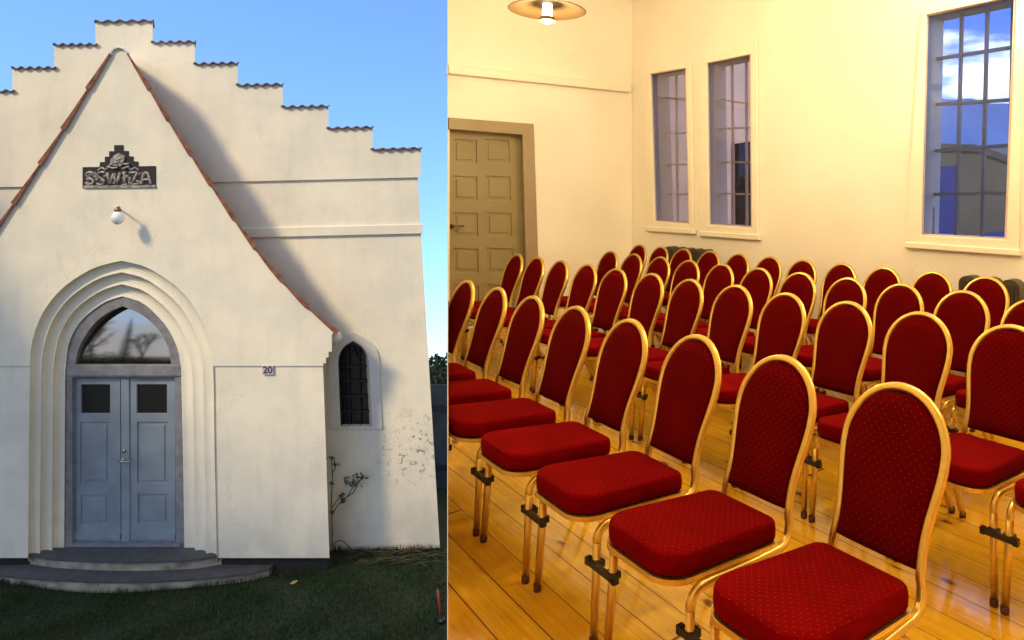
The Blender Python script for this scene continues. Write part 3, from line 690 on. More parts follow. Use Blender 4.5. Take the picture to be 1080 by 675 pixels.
# what the fan light mirrors: trees far behind the viewer, across the lawn
def far_tree(x, y, h, conifer, lab):
    o = empty('conifer' if conifer else 'bare_tree', (x, y, 0), lab, 'tree', 'far trees across the lawn'); m = MB()
    if conifer:
        m.tube([(x, y, 0), (x, y, h * .5), (x, y, h)], .15, 6, rads=[.18, .1, .02]); m.build('trunk', M_BARK, o); m = MB()
        for i in range(2600):
            t = rnd.random() ** .7; z = h * (1 - t * .92); rr = (.08 + t * .24 * h) * rnd.uniform(.3, 1) * (.75 + .25 * math.sin(z * 9)); a = rnd.uniform(0, 6.283)
            p = Vector((x + rr * math.cos(a), y + rr * math.sin(a), z)); u = Vector((math.cos(a), math.sin(a), -.4)) * .16; v = Vector((-math.sin(a), math.cos(a), 0)) * .06
            m.add([p - u, p + v, p + u, p - v], [(0, 1, 2, 3)])
        q = raw_build(m, 'crown', M_LEAF); q.parent = o; q.matrix_parent_inverse = MAT(o).inverted()
    else:
        m.tube([(x, y, 0), (x + .1, y, h * .3)], .12, 6); m.build('trunk', M_BARK, o); m = MB()
        def br(p, d, l, r, k):
            q = p + d * l; m.tube([p, p.lerp(q, .5) + Vector((rnd.gauss(0, .05), rnd.gauss(0, .05), .03)) * l, q], r, 4)
            if k:
                for i in range(3): br(p.lerp(q, rnd.uniform(.45, 1)), (d + Vector((rnd.gauss(0, .45), rnd.gauss(0, .45), rnd.gauss(.12, .25)))).normalized(), l * rnd.uniform(.55, .8), r * .68, k - 1)
        for i in range(4): br(Vector((x, y, h * .15 + .1 * i * h * .5)), Vector((rnd.gauss(0, .28), rnd.gauss(0, .28), 1)).normalized(), h * .33, .13, 3)
        m.build('branches', M_BARK, o)
def mirror_pos(px, dist):
    p = at(px, 360, DF + .03); d = ray(px, 360); d = Vector((d.x, -1, 0)).normalized(); return p + d * dist
for px, dist, h, con, lab in ((104, 150, 9.4, 0, 'bare tree across the lawn, tallest of the far ones'), (112, 150, 9.8, 0, 'bare forked tree across the lawn beside the tallest'), (147, 140, 8.6, 1, 'dark conifer across the lawn'), (166, 145, 7.2, 0, 'small bare tree right of the far conifer'), (93, 160, 3.5, 0, 'low bare tree at the end of the far row')):
    q = mirror_pos(px, dist); far_tree(q.x, q.y, h, con, lab)
m = MB(); q0, q1 = mirror_pos(40, 170), mirror_pos(230, 170); dirv = (q1 - q0); Ld = dirv.length; dirv.normalize()
leafm = MB()
for i in range(5200):
    p = q0 + dirv * rnd.uniform(0, Ld); p.z = abs(rnd.gauss(0, .8)) * (1 + .5 * math.sin(p.x * .3)); p.y += rnd.uniform(-1, 1)
    u = Vector((rnd.gauss(0, 1), rnd.gauss(0, 1), rnd.gauss(0, 1))).normalized() * .3; v = u.orthogonal().normalized() * .15; leafm.add([p - u, p + v, p + u, p - v], [(0, 1, 2, 3)])
tag(raw_build(leafm, 'far_scrub', M_LEAF), 'low scrub across the lawn far behind the viewer', 'scrub', kind='stuff')
# row of clear-trunked limes left of the lawn: they shade the door, the steps and the grass
def lime(x, y, top, bot, rx, ry, lab):
    o = empty('lime_tree', (x, y, 0), lab, 'tree', 'lime trees left of the lawn')
    m = MB().tube([(x, y, 0), (x + .05, y, bot * .6), (x, y + .05, bot + 1.2)], .2, 10, rads=[.26, .2, .15]); tr = m.build('trunk', M_BARK, o)
    m = MB()
    for k in range(6): a = k * 1.05; m.tube([(x, y, bot - .2), (x + math.cos(a) * rx * .4, y + math.sin(a) * ry * .4, bot + .8), (x + math.cos(a) * rx * .7, y + math.sin(a) * ry * .7, (bot + top) / 2)], .07, 6)
    m.build('limbs', M_BARK, o)
    m = MB(); c = Vector((x, y, (top + bot) / 2)); rzz = (top - bot) / 2; vs = []; nu, nv = 22, 14
    for j in range(nv + 1):
        for i in range(nu):
            th = math.pi * j / nv; ph = 2 * math.pi * i / nu; d = Vector((math.sin(th) * math.cos(ph), math.sin(th) * math.sin(ph), math.cos(th)))
            d = Vector((math.copysign(abs(d.x) ** .7, d.x), math.copysign(abs(d.y) ** .7, d.y), math.copysign(abs(d.z) ** .8, d.z)))
            lump = .93 + .07 * math.sin(7 * d.x + y) * math.sin(6 * d.z + x) * math.cos(5 * d.y); vs.append(c + Vector((d.x * rx, d.y * ry, d.z * rzz)) * lump)
    m.add(vs, [(j * nu + i, j * nu + (i + 1) % nu, (j + 1) * nu + (i + 1) % nu, (j + 1) * nu + i) for j in range(nv) for i in range(nu)])
    for q in list(vs) * 6:
        p = Vector(q) + Vector((rnd.gauss(0, .18), rnd.gauss(0, .18), rnd.gauss(0, .18))); u = Vector((rnd.gauss(0, 1), rnd.gauss(0, 1), rnd.gauss(0, 1))).normalized() * .09; v = u.orthogonal().normalized() * .05
        m.add([p - u, p + v, p + u, p - v], [(0, 1, 2, 3)])
    q = raw_build(m, 'crown', M_LEAF); q.parent = o; q.matrix_parent_inverse = MAT(o).inverted()
for y, top, lab in ((5.9, 8.2, 'shortest lime tree, nearest the chapel'), (3.9, 8.3, 'second lime tree from the chapel'), (.3, 10.5, 'third lime tree from the chapel'), (-1.9, 13.0, 'fourth lime tree from the chapel'), (-3.9, 14.8, 'fifth lime tree from the chapel'), (-5.6, 15.6, 'tallest lime tree, farthest from the chapel')):
    lime(-13.2, y, top, 5.8, 1.7, 1.85, lab)

# =================================================================== HALL (inside)
SEAM = 472.0
WB = 5.0                                    # window wall distance along E2
PD0 = ray(SEAM - .2, CY).normalized(); PD1 = ray(SEAM + .4, CY).normalized()
rc = ray(667, CY); ta = WB / rc.dot(E2); WA = (rc * ta).dot(E1)      # door wall distance along E1
def uv(a, b, z=0): return E1 * a + E2 * b + UP * z
def Wp(x, y, d=0): return hit(x, y, E2, WB + d)      # on the window wall (d metres behind its face)
def Dp(x, y, d=0): return hit(x, y, E1, WA + d)      # on the door wall
tA = WA / PD1.dot(E1); pend = PD1 * tA; bP = pend.dot(E2)
BACK_A = -2.6; BACK_B = BACK_A * bP / WA
# floor / ceiling
poly = [PD1 * .35, pend, uv(WA, WB), uv(BACK_A, WB), uv(BACK_A, BACK_B)]
fl = MB().prism([Vector((p.x, p.y, FLOOR)) for p in poly], (0, 0, -.2)); tag(fl.build('floor', M_FLOOR), kind='structure')
fl = MB().prism([Vector((p.x, p.y, CEIL + .15)) for p in poly], (0, 0, -.15)); tag(fl.build('ceiling', M_CEIL), kind='structure')
# added tapering partition, keeps the sun and the hall light apart
def quad_wall(m, a0, a1, b0, b1, z0, z1):
    vs = [Vector((p.x, p.y, z)) for z in (z0, z1) for p in (a0, a1, b1, b0)]
    m.add(vs, [(0, 1, 2, 3), (7, 6, 5, 4), (0, 4, 5, 1), (1, 5, 6, 2), (2, 6, 7, 3), (3, 7, 4, 0)])
m = MB(); t0 = .3; tE = tA + .05
quad_wall(m, PD0 * t0, PD0 * tE, PD1 * t0, PD1 * tE, -.2, CEIL + .15)
tag(m.build('added_partition', M_INT), 'thin cream partition added to keep hall light and chapel lawn apart', 'wall')
m = MB(); nb = uv(BACK_A, BACK_B)
quad_wall(m, -PD0 * .25, nb, -PD1 * .25 + Vector((.02, 0, 0)), nb + E2 * .05, -.2, CEIL + .15)
quad_wall(m, nb - E1 * .12, uv(BACK_A - .12, WB + .25), nb, uv(BACK_A, WB + .25), -.2, CEIL + .15)
tag(m.build('rear_wall', M_INT), 'plain cream wall behind the viewer in the hall', 'wall')

W1 = [(685.6, 78), (723.3, 71.6), (727, 236.3), (690.2, 233.5)]
W2 = [(745.2, 66.6), (791.7, 57), (793.2, 240.4), (747.3, 237.2)]
W3 = [(976.4, 15.5), (1072, -5), (1061.5, 253), (971, 248.2)]
def wall_corner(a, z): return Vector((uv(a, WB).x, uv(a, WB).y, z))
outer = [wall_corner(WA + .2, -.2), wall_corner(BACK_A - .12, -.2), wall_corner(BACK_A - .12, CEIL + .15), wall_corner(WA + .2, CEIL + .15)]
m = MB().prism(outer, E2 * .30, holes=[[Wp(x, y) for x, y in w] for w in (W1, W2, W3)])
tag(m.build('window_wall', M_INT), 'cream plastered hall wall pierced by three tall windows', 'wall')
dwl = [Vector((*(PD1 * (tA + .0)).xy, -.2)), Vector((*uv(WA, WB - .001).xy, -.2)), Vector((*uv(WA, WB - .001).xy, CEIL + .15)), Vector((*(PD1 * tA).xy, CEIL + .15))]
# door opening: px corners on the door wall
DO = [(473.3, 139), (551.5, 144.5), (557.5, 322), (473.3, 330)]
zfl = lambda x: None
def Dfloor(x):
    r = ray(x, CY); p = r * (WA / r.dot(E1)); return Vector((p.x, p.y, FLOOR))
dh = [Dp(474.2, 135.4), Dp(551.5, 141.6), Vector((*Dp(557, 270).xy, FLOOR + .002)), Vector((*Dp(474.2, 300).xy, FLOOR + .002))]
m = MB().prism(dwl, PD0 * .22, holes=[dh]); tag(m.build('door_wall', M_INT), 'cream plastered hall wall with the brown panelled door', 'wall')

# hall door
hd = empty('panelled_door', dh[3], 'tall brown panelled door in a wide frame, cut off by the partition', 'door')
fo_ = [Dp(473.4, 123.8, -.035), Dp(563.2, 130.6, -.035), Vector((*Dp(570.2, 270, -.035).xy, FLOOR + .004)), Vector((*Dp(556.4, 270, -.035).xy, FLOOR + .004)), Dp(551.3, 142, -.035), Dp(473.4, 135.8, -.035)]
MB().prism(fo_, E1 * .033).build('frame', M_BROWNF, hd, bevel=.008)
DDp = .10
cols = [(478.5, 502.8, 479.0, 504.8), (511.5, 537, 514, 541.5)]      # x at y=146 and x at y=290
rws = [(147, 172), (185.5, 211.5), (224, 249), (261.5, 287.5), (300, 325)]
def xx_(c, y): t = (y - 146) / 144.0; return c[0] + (c[2] - c[0]) * t, c[1] + (c[3] - c[1]) * t
def tilt(x): return (x - 512) * .0
holes = []
for c in cols:
    for (y0, y1) in rws:
        xa, xb = xx_(c, y0); xc, xd = xx_(c, y1); holes.append([(xa, y0), (xb, y0 + 1.2), (xd, y1), (xc, y1 - .6)])
lf_o = [Dp(474.0, 136, DDp), Dp(556, 142, DDp), Vector((*Dp(562, 270, DDp).xy, FLOOR + .006)), Vector((*Dp(474.0, 300, DDp).xy, FLOOR + .006))]
m = MB().prism(lf_o, E1 * .04, holes=[[Dp(x, y, DDp) for x, y in h] for h in holes]); lf = m.build('door_leaf', M_BROWND, hd, bevel=.005)
m = MB()
for h in holes:
    cx = sum(p[0] for p in h) / 4; cy = sum(p[1] for p in h) / 4
    m = MB()
    m.prism([Dp(cx + (x - cx) * 1.06, cy + (y - cy) * 1.06, DDp + .018) for x, y in h], E1 * .01)
    m.prism([Dp(cx + (x - cx) * .74, cy + (y - cy) * .74, DDp + .006) for x, y in h], E1 * .014); m.build('panel', M_BROWND, lf, bevel=.006)
m = MB(); hp = Dp(476, 238.5, DDp - .002); m.lathe([(0, 0), (.025, 0), (.02, .015), (.011, .02), (.011, .055)], hp, -E1, 14); m.tube([hp - E1 * .055, hp - E1 * .058 + E2 * .05, hp - E1 * .055 + E2 * .115], .01, 8); m.build('handle', M_BRASS, lf)

# long boxed rail on the door wall
m = MB(); ra, rb = Dp(473.4, 72, -.075), Dp(665.6, 93, -.075); rh = .095
m.prism([ra + UP * rh * .45, rb + UP * rh * .45, rb - UP * rh * .55, ra - UP * rh * .55], E1 * .073)
tag(m.build('picture_rail', M_TRIM, bevel=.012), 'long cream boxed rail across the wall above the brown door', 'rail')

# windows
def window(q, label, trim_out, vb, hb, barm, depth_bar, added_lining):
    o = empty('tall_window', Wp(*q[3]), label, 'window', 'tall hall windows')
    to = [Wp(x, y, -.028) for x, y in trim_out]; ti = [Wp(x, y, -.028) for x, y in q]
    MB().prism(to, E2 * .026, holes=[ti]).build('frame', M_TRIM, o, bevel=.006)
    return o
def bars(o, vb, hb, d, mtl, nm='glazing_bars', wv=.018, wh=.018):
    m = MB()
    for (xa, ya, xb, yb) in vb: m.bar(Wp(xa, ya, d), Wp(xb, yb, d), wv, .03, E1, E2)
    for (xa, ya, xb, yb) in hb: m.bar(Wp(xa, ya, d + .002), Wp(xb, yb, d + .002), wh, .026, UP, E2)
    return m.build(nm, mtl, o)
def pane(o, q, d=.032):
    c = (sum(p[0] for p in q) / 4, sum(p[1] for p in q) / 4)
    MB().prism([Wp(c[0] + (x - c[0]) * 1.12, c[1] + (y - c[1]) * 1.03, d) for x, y in q], E2 * .006).build('pane', M_GLASSW if q is W3 else M_GLASSG, o)
    lo_ = [(c[0] + (x - c[0]) * .998, c[1] + (y - c[1]) * .999) for x, y in q]; li_ = [(c[0] + (x - c[0]) * .975, c[1] + (y - c[1]) * .992) for x, y in q]
    MB().prism([Wp(x, y, .05) for x, y in lo_], E2 * .24, holes=[[Wp(x, y, .05) for x, y in li_]]).build('added_lining', M_LAV, o)
    sash = [(x, y) for x, y in q]; s = .93
    inn = [(c[0] + (x - c[0]) * .95, c[1] + (y - c[1]) * .985) for x, y in q]; out_ = [(c[0] + (x - c[0]) * 1.16, c[1] + (y - c[1]) * 1.04) for x, y in q]
    MB().prism([Wp(x, y, d - .012) for x, y in out_], E2 * .01, holes=[[Wp(x, y, d - .012) for x, y in inn]]).build('sash', M_LAV, o)
w1 = window(W1, 'narrow tall window nearest the corner of the room', [(680.6, 76.4), (728.4, 67.2), (731.5, 246), (680.8, 243)], 0, 0, 0, 0, 0); pane(w1, W1)
w2 = window(W2, 'narrow tall window second from the corner beside its twin', [(737, 66.5), (798, 41), (799.2, 252.6), (737.2, 248.4)], 0, 0, 0, 0, 0); pane(w2, W2)
w3 = window(W3, 'large tall window with bright cloudy sky on the right', [(971, 14), (1079, -14), (1073.8, 270.3), (954.6, 261.8)], 0, 0, 0, 0, 0); pane(w3, W3)
bars(w1, [(697, 72, 700, 238), (712, 70, 714, 240), (724, 68, 727, 240)], [(696, 103, 730, 104), (697, 141, 730, 140), (698, 174, 730, 173), (699, 205, 730, 205)], .21, M_BARSL)
bars(w2, [(752, 60, 755, 242), (771, 58, 773, 242), (786, 56, 787, 242), (794, 54, 796, 242)], [(754, 104, 798, 111), (755, 136, 798, 134), (757, 171, 798, 171), (758, 204, 798, 205)], .21, M_BARSL)
bars(w3, [(986, 8, 982, 256), (1014, 2, 1007.5, 256), (1041, -4, 1034.5, 256), (1068, -8, 1063, 258)], [(984, 62.5, 1075, 48.5), (983, 110.5, 1075, 104.5), (982, 159.5, 1072, 152.5), (981, 205, 1070, 203.5)], .19, M_BARS, wv=.024, wh=.028)
# window ledges (slightly proud bottom boards)
for o, a, b2 in ((w1, (680, 238.8), (731.8, 241.8)), (w2, (736.4, 243.6), (800, 247.8)), (w3, (954.2, 255.5), (1074.8, 263.6))):
    p, q = Wp(*a, -.05), Wp(*b2, -.05); hh = .055 if o is not w3 else .045
    MB().prism([p, q, q - UP * hh, p - UP * hh], E2 * .048).build('sill', M_TRIM, o, bevel=.006)

# radiators below the windows
def radiator(x0, x1, ytop, n, label):
    d = -.14; a = Wp(x0, ytop, d); b2 = Wp(x1, ytop + 0, d)
    o = empty('ribbed_radiator', Vector((*a.lerp(b2, .5).xy, FLOOR)), label, 'radiator', 'ribbed radiators below the windows')
    zt = a.z; L_ = (b2 - a).xy.length; w = L_ / n; dr_ = Vector((*(b2 - a).xy, 0)).normalized()
    for i in range(n):
        c = Vector((*(a + dr_ * (w * (i + .5))).xy, 0)); m = MB(); prof = []
        hw = w * .46
        for k in range(13):
            t = math.pi * k / 12; prof.append((-hw * math.cos(t), zt - hw * .8 + hw * .8 * math.sin(t)))
        pts = [c + dr_ * u - E2 * .05 + UP * z for u, z in [(-hw, FLOOR + .1)] + prof + [(hw, FLOOR + .1)]]
        m.prism(pts, E2 * .11)
        for k in range(5):
            u = -hw * .72 + hw * 1.44 * k / 4; m.bar(c + dr_ * u - E2 * .058 + UP * (FLOOR + .14), c + dr_ * u - E2 * .058 + UP * (zt - hw * .55), w * .06, .01, dr_, E2)
        m.build('column', M_RAD, o)
    m = MB()
    for i in (0, n - 1):
        c = a + dr_ * (w * (i + .5)); m.box((c.x, c.y, FLOOR + .055), .05, .09, .12)
    m.build('foot', M_RAD, o)
radiator(704.5, 750, 259.2, 5, 'dark ribbed radiator below the pair of narrow windows')
radiator(1013.5, 1079.5, 289.4, 3, 'dark ribbed radiator below the large right window')
# skirting boards
m = MB()
a0, a1 = uv(WA - .02, WB - .02), uv(BACK_A, WB - .02)
quad_wall(m, uv(WA, WB - .02), uv(BACK_A, WB - .02), uv(WA, WB - .002), uv(BACK_A, WB - .002), FLOOR + .001, FLOOR + .14)
rx = Dp(572, 270); ab = rx.dot(E2)
quad_wall(m, uv(WA - .02, ab), uv(WA - .02, WB - .022), uv(WA - .002, ab), uv(WA - .002, WB - .022), FLOOR + .001, FLOOR + .14)
tag(m.build('skirting_board', M_TRIM), 'cream skirting board along the foot of the hall walls', 'skirting board')

# pendant lamps
M_SHADE = mat('bronze_shade', (.12, .07, .022), .6, .1, noise=.1, nscale=3)
M_BULB = emis('lit_bulb', (1, .80, .50), 7); M_RING = mat('bronze_ring', (.16, .10, .04), .5, .6)
WATT = 16.6
def pendant(c, label):
    o = empty('pendant_lamp', c, label, 'pendant lamp', 'shallow disc pendant lamps')
    r = .275
    m = MB().lathe([(.03, .05), (.10, .048), (.2, .03), (r, 0), (r + .004, -.004), (r - .004, -.006), (.2, .022), (.10, .04), (.03, .042)], c, UP, 48); m.build('shade', M_SHADE, o)
    m = MB().lathe([(0, .04), (.034, .04), (.037, -.03), (.036, -.055), (0, -.055)], c, UP, 24); m.build('diffuser', emis('opal_diffuser', (1, .86, .58), 2.5), o)
    m = MB().lathe([(.037, -.052), (.05, -.056), (.066, -.082), (.062, -.086), (.04, -.066), (.037, -.06)], c, UP, 32); m.build('ring', M_RING, o)
    m = MB().lathe([(0, -.056), (.036, -.06), (.040, -.075), (.034, -.092), (.018, -.10), (0, -.102)], c, UP, 24); m.build('bulb', M_BULB, o)
    m = MB().tube([c + UP * .05, c + UP * .5, Vector((c.x, c.y, CEIL))], .006, 8); m.lathe([(0, 0), (.05, 0), (.04, -.05), (.008, -.06), (0, -.06)], Vector((c.x, c.y, CEIL)), UP, 20); m.build('cord', M_TRIM, o)
    l = bpy.data.lights.new('lamp_light', 'POINT'); l.energy = WATT; l.color = (1, .80, .505); l.shadow_soft_size = .04
    lo = bpy.data.objects.new('lamp_light', l); C.objects.link(lo); lo.location = c - UP * .19; lo.parent = o; lo.matrix_parent_inverse = MAT(o).inverted()
    l2 = bpy.data.lights.new('lamp_glow', 'POINT'); l2.energy = WATT * 2.3; l2.color = (1, .80, .505); l2.shadow_soft_size = .05
    lo = bpy.data.objects.new('lamp_glow', l2); C.objects.link(lo); lo.location = c + UP * .22 + E1 * .02; lo.parent = o; lo.matrix_parent_inverse = MAT(o).inverted()
pc = at(577.3, 10.2, 4.8)
pa, pb = pc.dot(E1), pc.dot(E2); pz = pc.z
pendant(pc, 'bronze disc pendant lamp hanging lit near the corner of the hall')
pendant(uv(pa - 2.6, pb, pz), 'lit disc pendant lamp hanging above the near end of the front row')
pendant(uv(pa - 2.75, pb + 1.9, pz + .2), 'lit disc pendant lamp hanging above the far rows near the big window')
pendant(uv(pa - 4.6, pb + 2.35, pz + .25), 'lit disc pendant lamp hanging behind the viewer near the window wall')

# =================================================================== CHAIRS
TOPZ = .855; ARZ = .69; HW = .162; SEATDZ = 0.0
def seat_top(y): return .444 - .10 * (y + .14)
def back_hw(z):
    if z < ARZ:
        pts = [(.36, .150), (.41, .141), (.465, .1375), (.505, .1385), (.545, .143), (.585, .1495), (.625, .156), (.665, .1608), (ARZ, HW)]
        for (z0, w0), (z1, w1) in zip(pts, pts[1:]):
            if z <= z1:
                t = max(0, (z - z0) / (z1 - z0)); return w0 + (w1 - w0) * t
    return HW * math.sqrt(max(0, 1 - ((z - ARZ) / (TOPZ - ARZ)) ** 2))
def back_y(z): return .152 + .148 * max(0, (z - .41) / .445) ** 1.05
def smooth3(pts, n):
    P = [Vector(p) for p in pts]; P = [2 * P[0] - P[1]] + P + [2 * P[-1] - P[-2]]; out = []
    for i in range(1, len(P) - 2):
        for k in range(n):
            t = k / n; a, b, c, d = P[i - 1:i + 3]
            out.append(.5 * ((2 * b) + (c - a) * t + (2 * a - 5 * b + 4 * c - d) * t * t + (3 * b - a - 3 * c + d) * t ** 3))
    out.append(P[-2]); return out
def rounded_outline(scale_in=0.0, n=9):
    hf, hr, yf, yr = .164 - scale_in, .152 - scale_in, -.342 + scale_in, .100 - scale_in; pts = []
    for (cx, cy, r, a0) in ((hr, yr, .036, 0), (-hr, yr, .036, 90), (-hf, yf, .075, 180), (hf, yf, .075, 270)):
        sx = 1 if cx > 0 else -1; sy = 1 if cy > 0 else -1
        for k in range(n):
            a = R(a0 + 90 * k / (n - 1)); pts.append((cx - sx * r + r * math.cos(a), cy - sy * r + r * math.sin(a)))
    # slight bow of the front edge
    return [(x, y - .018 * max(0, 1 - (x / .2) ** 2) if y < -.2 else y) for x, y in pts]
def make_chair():
    root = empty('banquet_chair', (0, 0, 0), 'chair', 'chair', 'red banquet chairs set out in rows')
    # seat cushion
    m = MB(); rings = []
    for ins, z in ((.008, -.066), (.002, -.063), (-.001, -.055), (-.002, -.034), (-.001, -.018), (.0005, -.009), (.004, -.0035), (.010, -.0005), (.026, .0015)):
        rings.append([Vector((x, y, z + seat_top(y))) for x, y in rounded_outline(ins)])
    base = rings[-1]; cy_ = sum(p.y for p in base) / len(base)
    for q, z in ((.75, .004), (.45, .006), (.15, .007)): rings.append([Vector((p.x * q, cy_ + (p.y - cy_) * q, z + seat_top(cy_ + (p.y - cy_) * q))) for p in base])
    k = len(rings[0]); m.add([p for r in rings for p in r], [(i * k + j, i * k + (j + 1) % k, (i + 1) * k + (j + 1) % k, (i + 1) * k + j) for i in range(len(rings) - 1) for j in range(k)] + [tuple(range((len(rings) - 1) * k, len(rings) * k)), tuple(range(k))[::-1]], smooth=True)
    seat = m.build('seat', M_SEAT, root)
    m = MB(); a = [Vector((x, y, seat_top(y) - .0665)) for x, y in rounded_outline(-.006)]; m.prism(a, (0, 0, -.016)); m.build('seat_rim', M_GOLD, seat, bevel=.004)
    # continuous side rails and back hoop
    def side(s):
        low = [(s * .180, -.290, .315), (s * .180, -.287, .335), (s * .1795, -.270, .355), (s * .178, -.232, .363), (s * .172, -.10, .350), (s * .162, .03, .338), (s * .157, .10, .336), (s * .151, .137, .352), (s * .145, .152, .388)]
        q = smooth3(low, 5); zs = [.41 + i * .02 for i in range(15)]
        return q + [Vector((s * back_hw(z), back_y(z), z)) for z in zs]
    arch = []
    for k in range(1, 24):
        a = math.pi * k / 24; z = ARZ + (TOPZ - ARZ) * math.sin(a); arch.append(Vector((HW * math.cos(a), back_y(z), z)))
    L_ = side(1); L_ = [p for p in L_ if p.z < ARZ - .004]; Rr = [p for p in side(-1) if p.z < ARZ - .004]
    m = MB().tube(L_ + arch + Rr[::-1], .0132, 18, flute=.09, nfl=6); m.build('frame', M_GOLD, root)
    m = MB().bar((-.155, .02, .332), (.155, .02, .332), .02, .014, UP, YA); m.build('cross_rail', M_GOLD, root)
    for s in (1, -1):
        m = MB().tube([(s * .190, -.308, .012), (s * .185, -.298, .17), (s * .180, -.290, .32)], .0127, 16, flute=.09); lg = m.build('leg', M_GOLD, root)
        MB().lathe([(0, 0), (.014, 0), (.015, .006), (.015, .022), (.013, .026)], (s * .190, -.309, 0), UP, 14).build('foot_cap', M_CAP, lg)
        m = MB().tube(smooth3([(s * .166, -.06, .338), (s * .166, -.01, .330), (s * .168, .04, .302), (s * .174, .10, .23), (s * .186, .215, .012)], 5), .0127, 16, flute=.09); lg = m.build('leg', M_GOLD, root)
        MB().lathe([(0, 0), (.014, 0), (.015, .006), (.015, .022), (.013, .026)], (s * .186, .217, 0), UP, 14).build('foot_cap', M_CAP, lg)
    # upholstered back
    m = MB(); zs = [.428 + (.841 - .428) * (1 - (1 - i / 26) ** 1.6) for i in range(27)]; nc = 15; fr = []; bk = []
    for z in zs:
        w = max(.012, back_hw(z + .006) - .008)
        for j in range(nc):
            u = -1 + 2 * j / (nc - 1); x = w * math.copysign(abs(u) ** .9, u); e = (1 - abs(u) ** 3.5) * min(1, (z - .415) / .05, (.857 - z) / .05)
            fr.append(Vector((x, back_y(z) - .008 - .018 * max(0, e), z))); bk.append(Vector((x, back_y(z) + .008, z)))
    nz_ = len(zs); o2 = len(fr); fs = []
    for i in range(nz_ - 1):
        for j in range(nc - 1):
            q = (i * nc + j, i * nc + j + 1, (i + 1) * nc + j + 1, (i + 1) * nc + j); fs.append(q); fs.append(tuple(o2 + v for v in q[::-1]))
    for i in range(nz_ - 1):
        for j in (0, nc - 1): fs.append((i * nc + j, (i + 1) * nc + j, o2 + (i + 1) * nc + j, o2 + i * nc + j))
    for j in range(nc - 1):
        for i in (0, nz_ - 1): fs.append((i * nc + j, i * nc + j + 1, o2 + i * nc + j + 1, o2 + i * nc + j))
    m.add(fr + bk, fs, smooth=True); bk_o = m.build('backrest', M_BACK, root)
    # hand hold slot under the crown of the hoop
    zc = TOPZ - .034; yc = back_y(zc) - .020
    m = MB().prism([Vector((.020 * math.cos(a), yc + .004, zc + .006 * math.sin(a))) for a in [2 * math.pi * i / 24 for i in range(24)]], (0, .008, 0)); m.build('hand_hold', M_GOLD, bk_o, bevel=.002)
    return root
def clip_mesh(gap):
    m = MB(); z = .255; y = -.294; x0 = .183; x1 = x0 + gap
    m.box(((x0 + x1) / 2, y - .014, z), gap + .075, .016, .018)
    for x in (x0, x1): m.box((x, y + .002, z), .036, .036, .021)
    m.box((x0 - .03, y - .012, z), .016, .02, .024); m.box((x1 + .03, y - .012, z), .016, .02, .024)
    return m
proto = make_chair()
def kids(o): return [c for c in bpy.data.objects if c.parent == o]
def copy_tree(o, parent=None):
    c = o.copy(); C.objects.link(c)
    if parent: c.parent = parent
    for ch in kids(o): copy_tree(ch, c)
    return c
S = .93
# rows surveyed from the hoop tops: distance of hoop along E2, first chair along E1, spacing, first index, last index
ROWS = [(1.883, 1.133, .49, 0, 8, 'front row'), (3.103, 1.302, .453, -1, 11, 'second row'), (4.002, 1.977, .438, -1, 9, 'third row'), (4.813, 2.201, .429, 0, 10, 'fourth row')]
ORD = ['first', 'second', 'third', 'fourth', 'fifth', 'sixth', 'seventh', 'eighth', 'ninth', 'tenth', 'eleventh', 'twelfth', 'thirteenth']
rz = math.atan2(E2.x, E2.y) * -1           # local +y (backwards) onto E2
chairs = []; first = True
yback = back_y(TOPZ)
for ri, (b, o0, sp, i0, i1, rname) in enumerate(ROWS):
    b *= S; o0 *= S; sp *= S
    for i in range(i0, i1 + 1):
        root = proto if first else copy_tree(proto); first = False
        p = uv(o0 + i * sp, b - yback) + E2 * rnd.gauss(0, .006)
        root.location = (p.x, p.y, FLOOR + .001); root.rotation_euler.z = rz + rnd.gauss(0, .012)
        sx = {0: 1.0, 1: 1.0, 2: .985, 3: .97}[ri]; root.scale = (sx, 1, 1)
        k = i - i0
        where = {0: 'nearest the camera in the front row'}.get(k) if ri == 0 else None
        root['label'] = ('red and gold banquet chair nearest the camera, at the end of the front row' if ri == 0 and k == 0 else 'red banquet chair with gold frame, %s from the right end of the %s' % (ORD[k], rname))
        chairs.append((root, ri, i, sp, i1))
for root, ri, i, sp, i1 in chairs:
    if i < i1:
        # neighbour stands towards +E1 = local -x side
        m = clip_mesh(sp / root.scale[0] - .368)
        m.v = [(-x, y, z) for x, y, z in m.v]; m.f = [f[::-1] for f in m.f]
        me = bpy.data.meshes.new('link_clip'); me.from_pydata(m.v, [], m.f); me.materials.append(M_CLIP)
        cl = bpy.data.objects.new('link_clip', me); C.objects.link(cl); cl.parent = root
# chairs that meet the partition stop flush at its face
pn = Vector((PD1.y, -PD1.x, 0))              # towards the hall
def cut(o):
    for ch in kids(o):
        cut(ch)
    if o.type != 'MESH': return
    M = MAT(o); me = o.data
    ds = [(M @ v.co).dot(pn) for v in me.vertices]
    if min(ds) > .004: return
    if max(ds) < .005:
        for ch in kids(o): bpy.data.objects.remove(ch)
        bpy.data.objects.remove(o); return
    me = me.copy(); bm = bmesh.new(); bm.from_mesh(me); inv = M.inverted()
    co = inv @ (pn * .003); no = (M.to_3x3().transposed() @ pn).normalized()
    r = bmesh.ops.bisect_plane(bm, geom=bm.verts[:] + bm.edges[:] + bm.faces[:], plane_co=co, plane_no=no, clear_inner=True)
    ed = [e for e in r['geom_cut'] if isinstance(e, bmesh.types.BMEdge)]
    try: bmesh.ops.holes_fill(bm, edges=[e for e in bm.edges if e.is_boundary], sides=0)
    except Exception: pass
    bm.to_mesh(me); bm.free(); o.data = me
for root, *_ in chairs:
    cut(root)
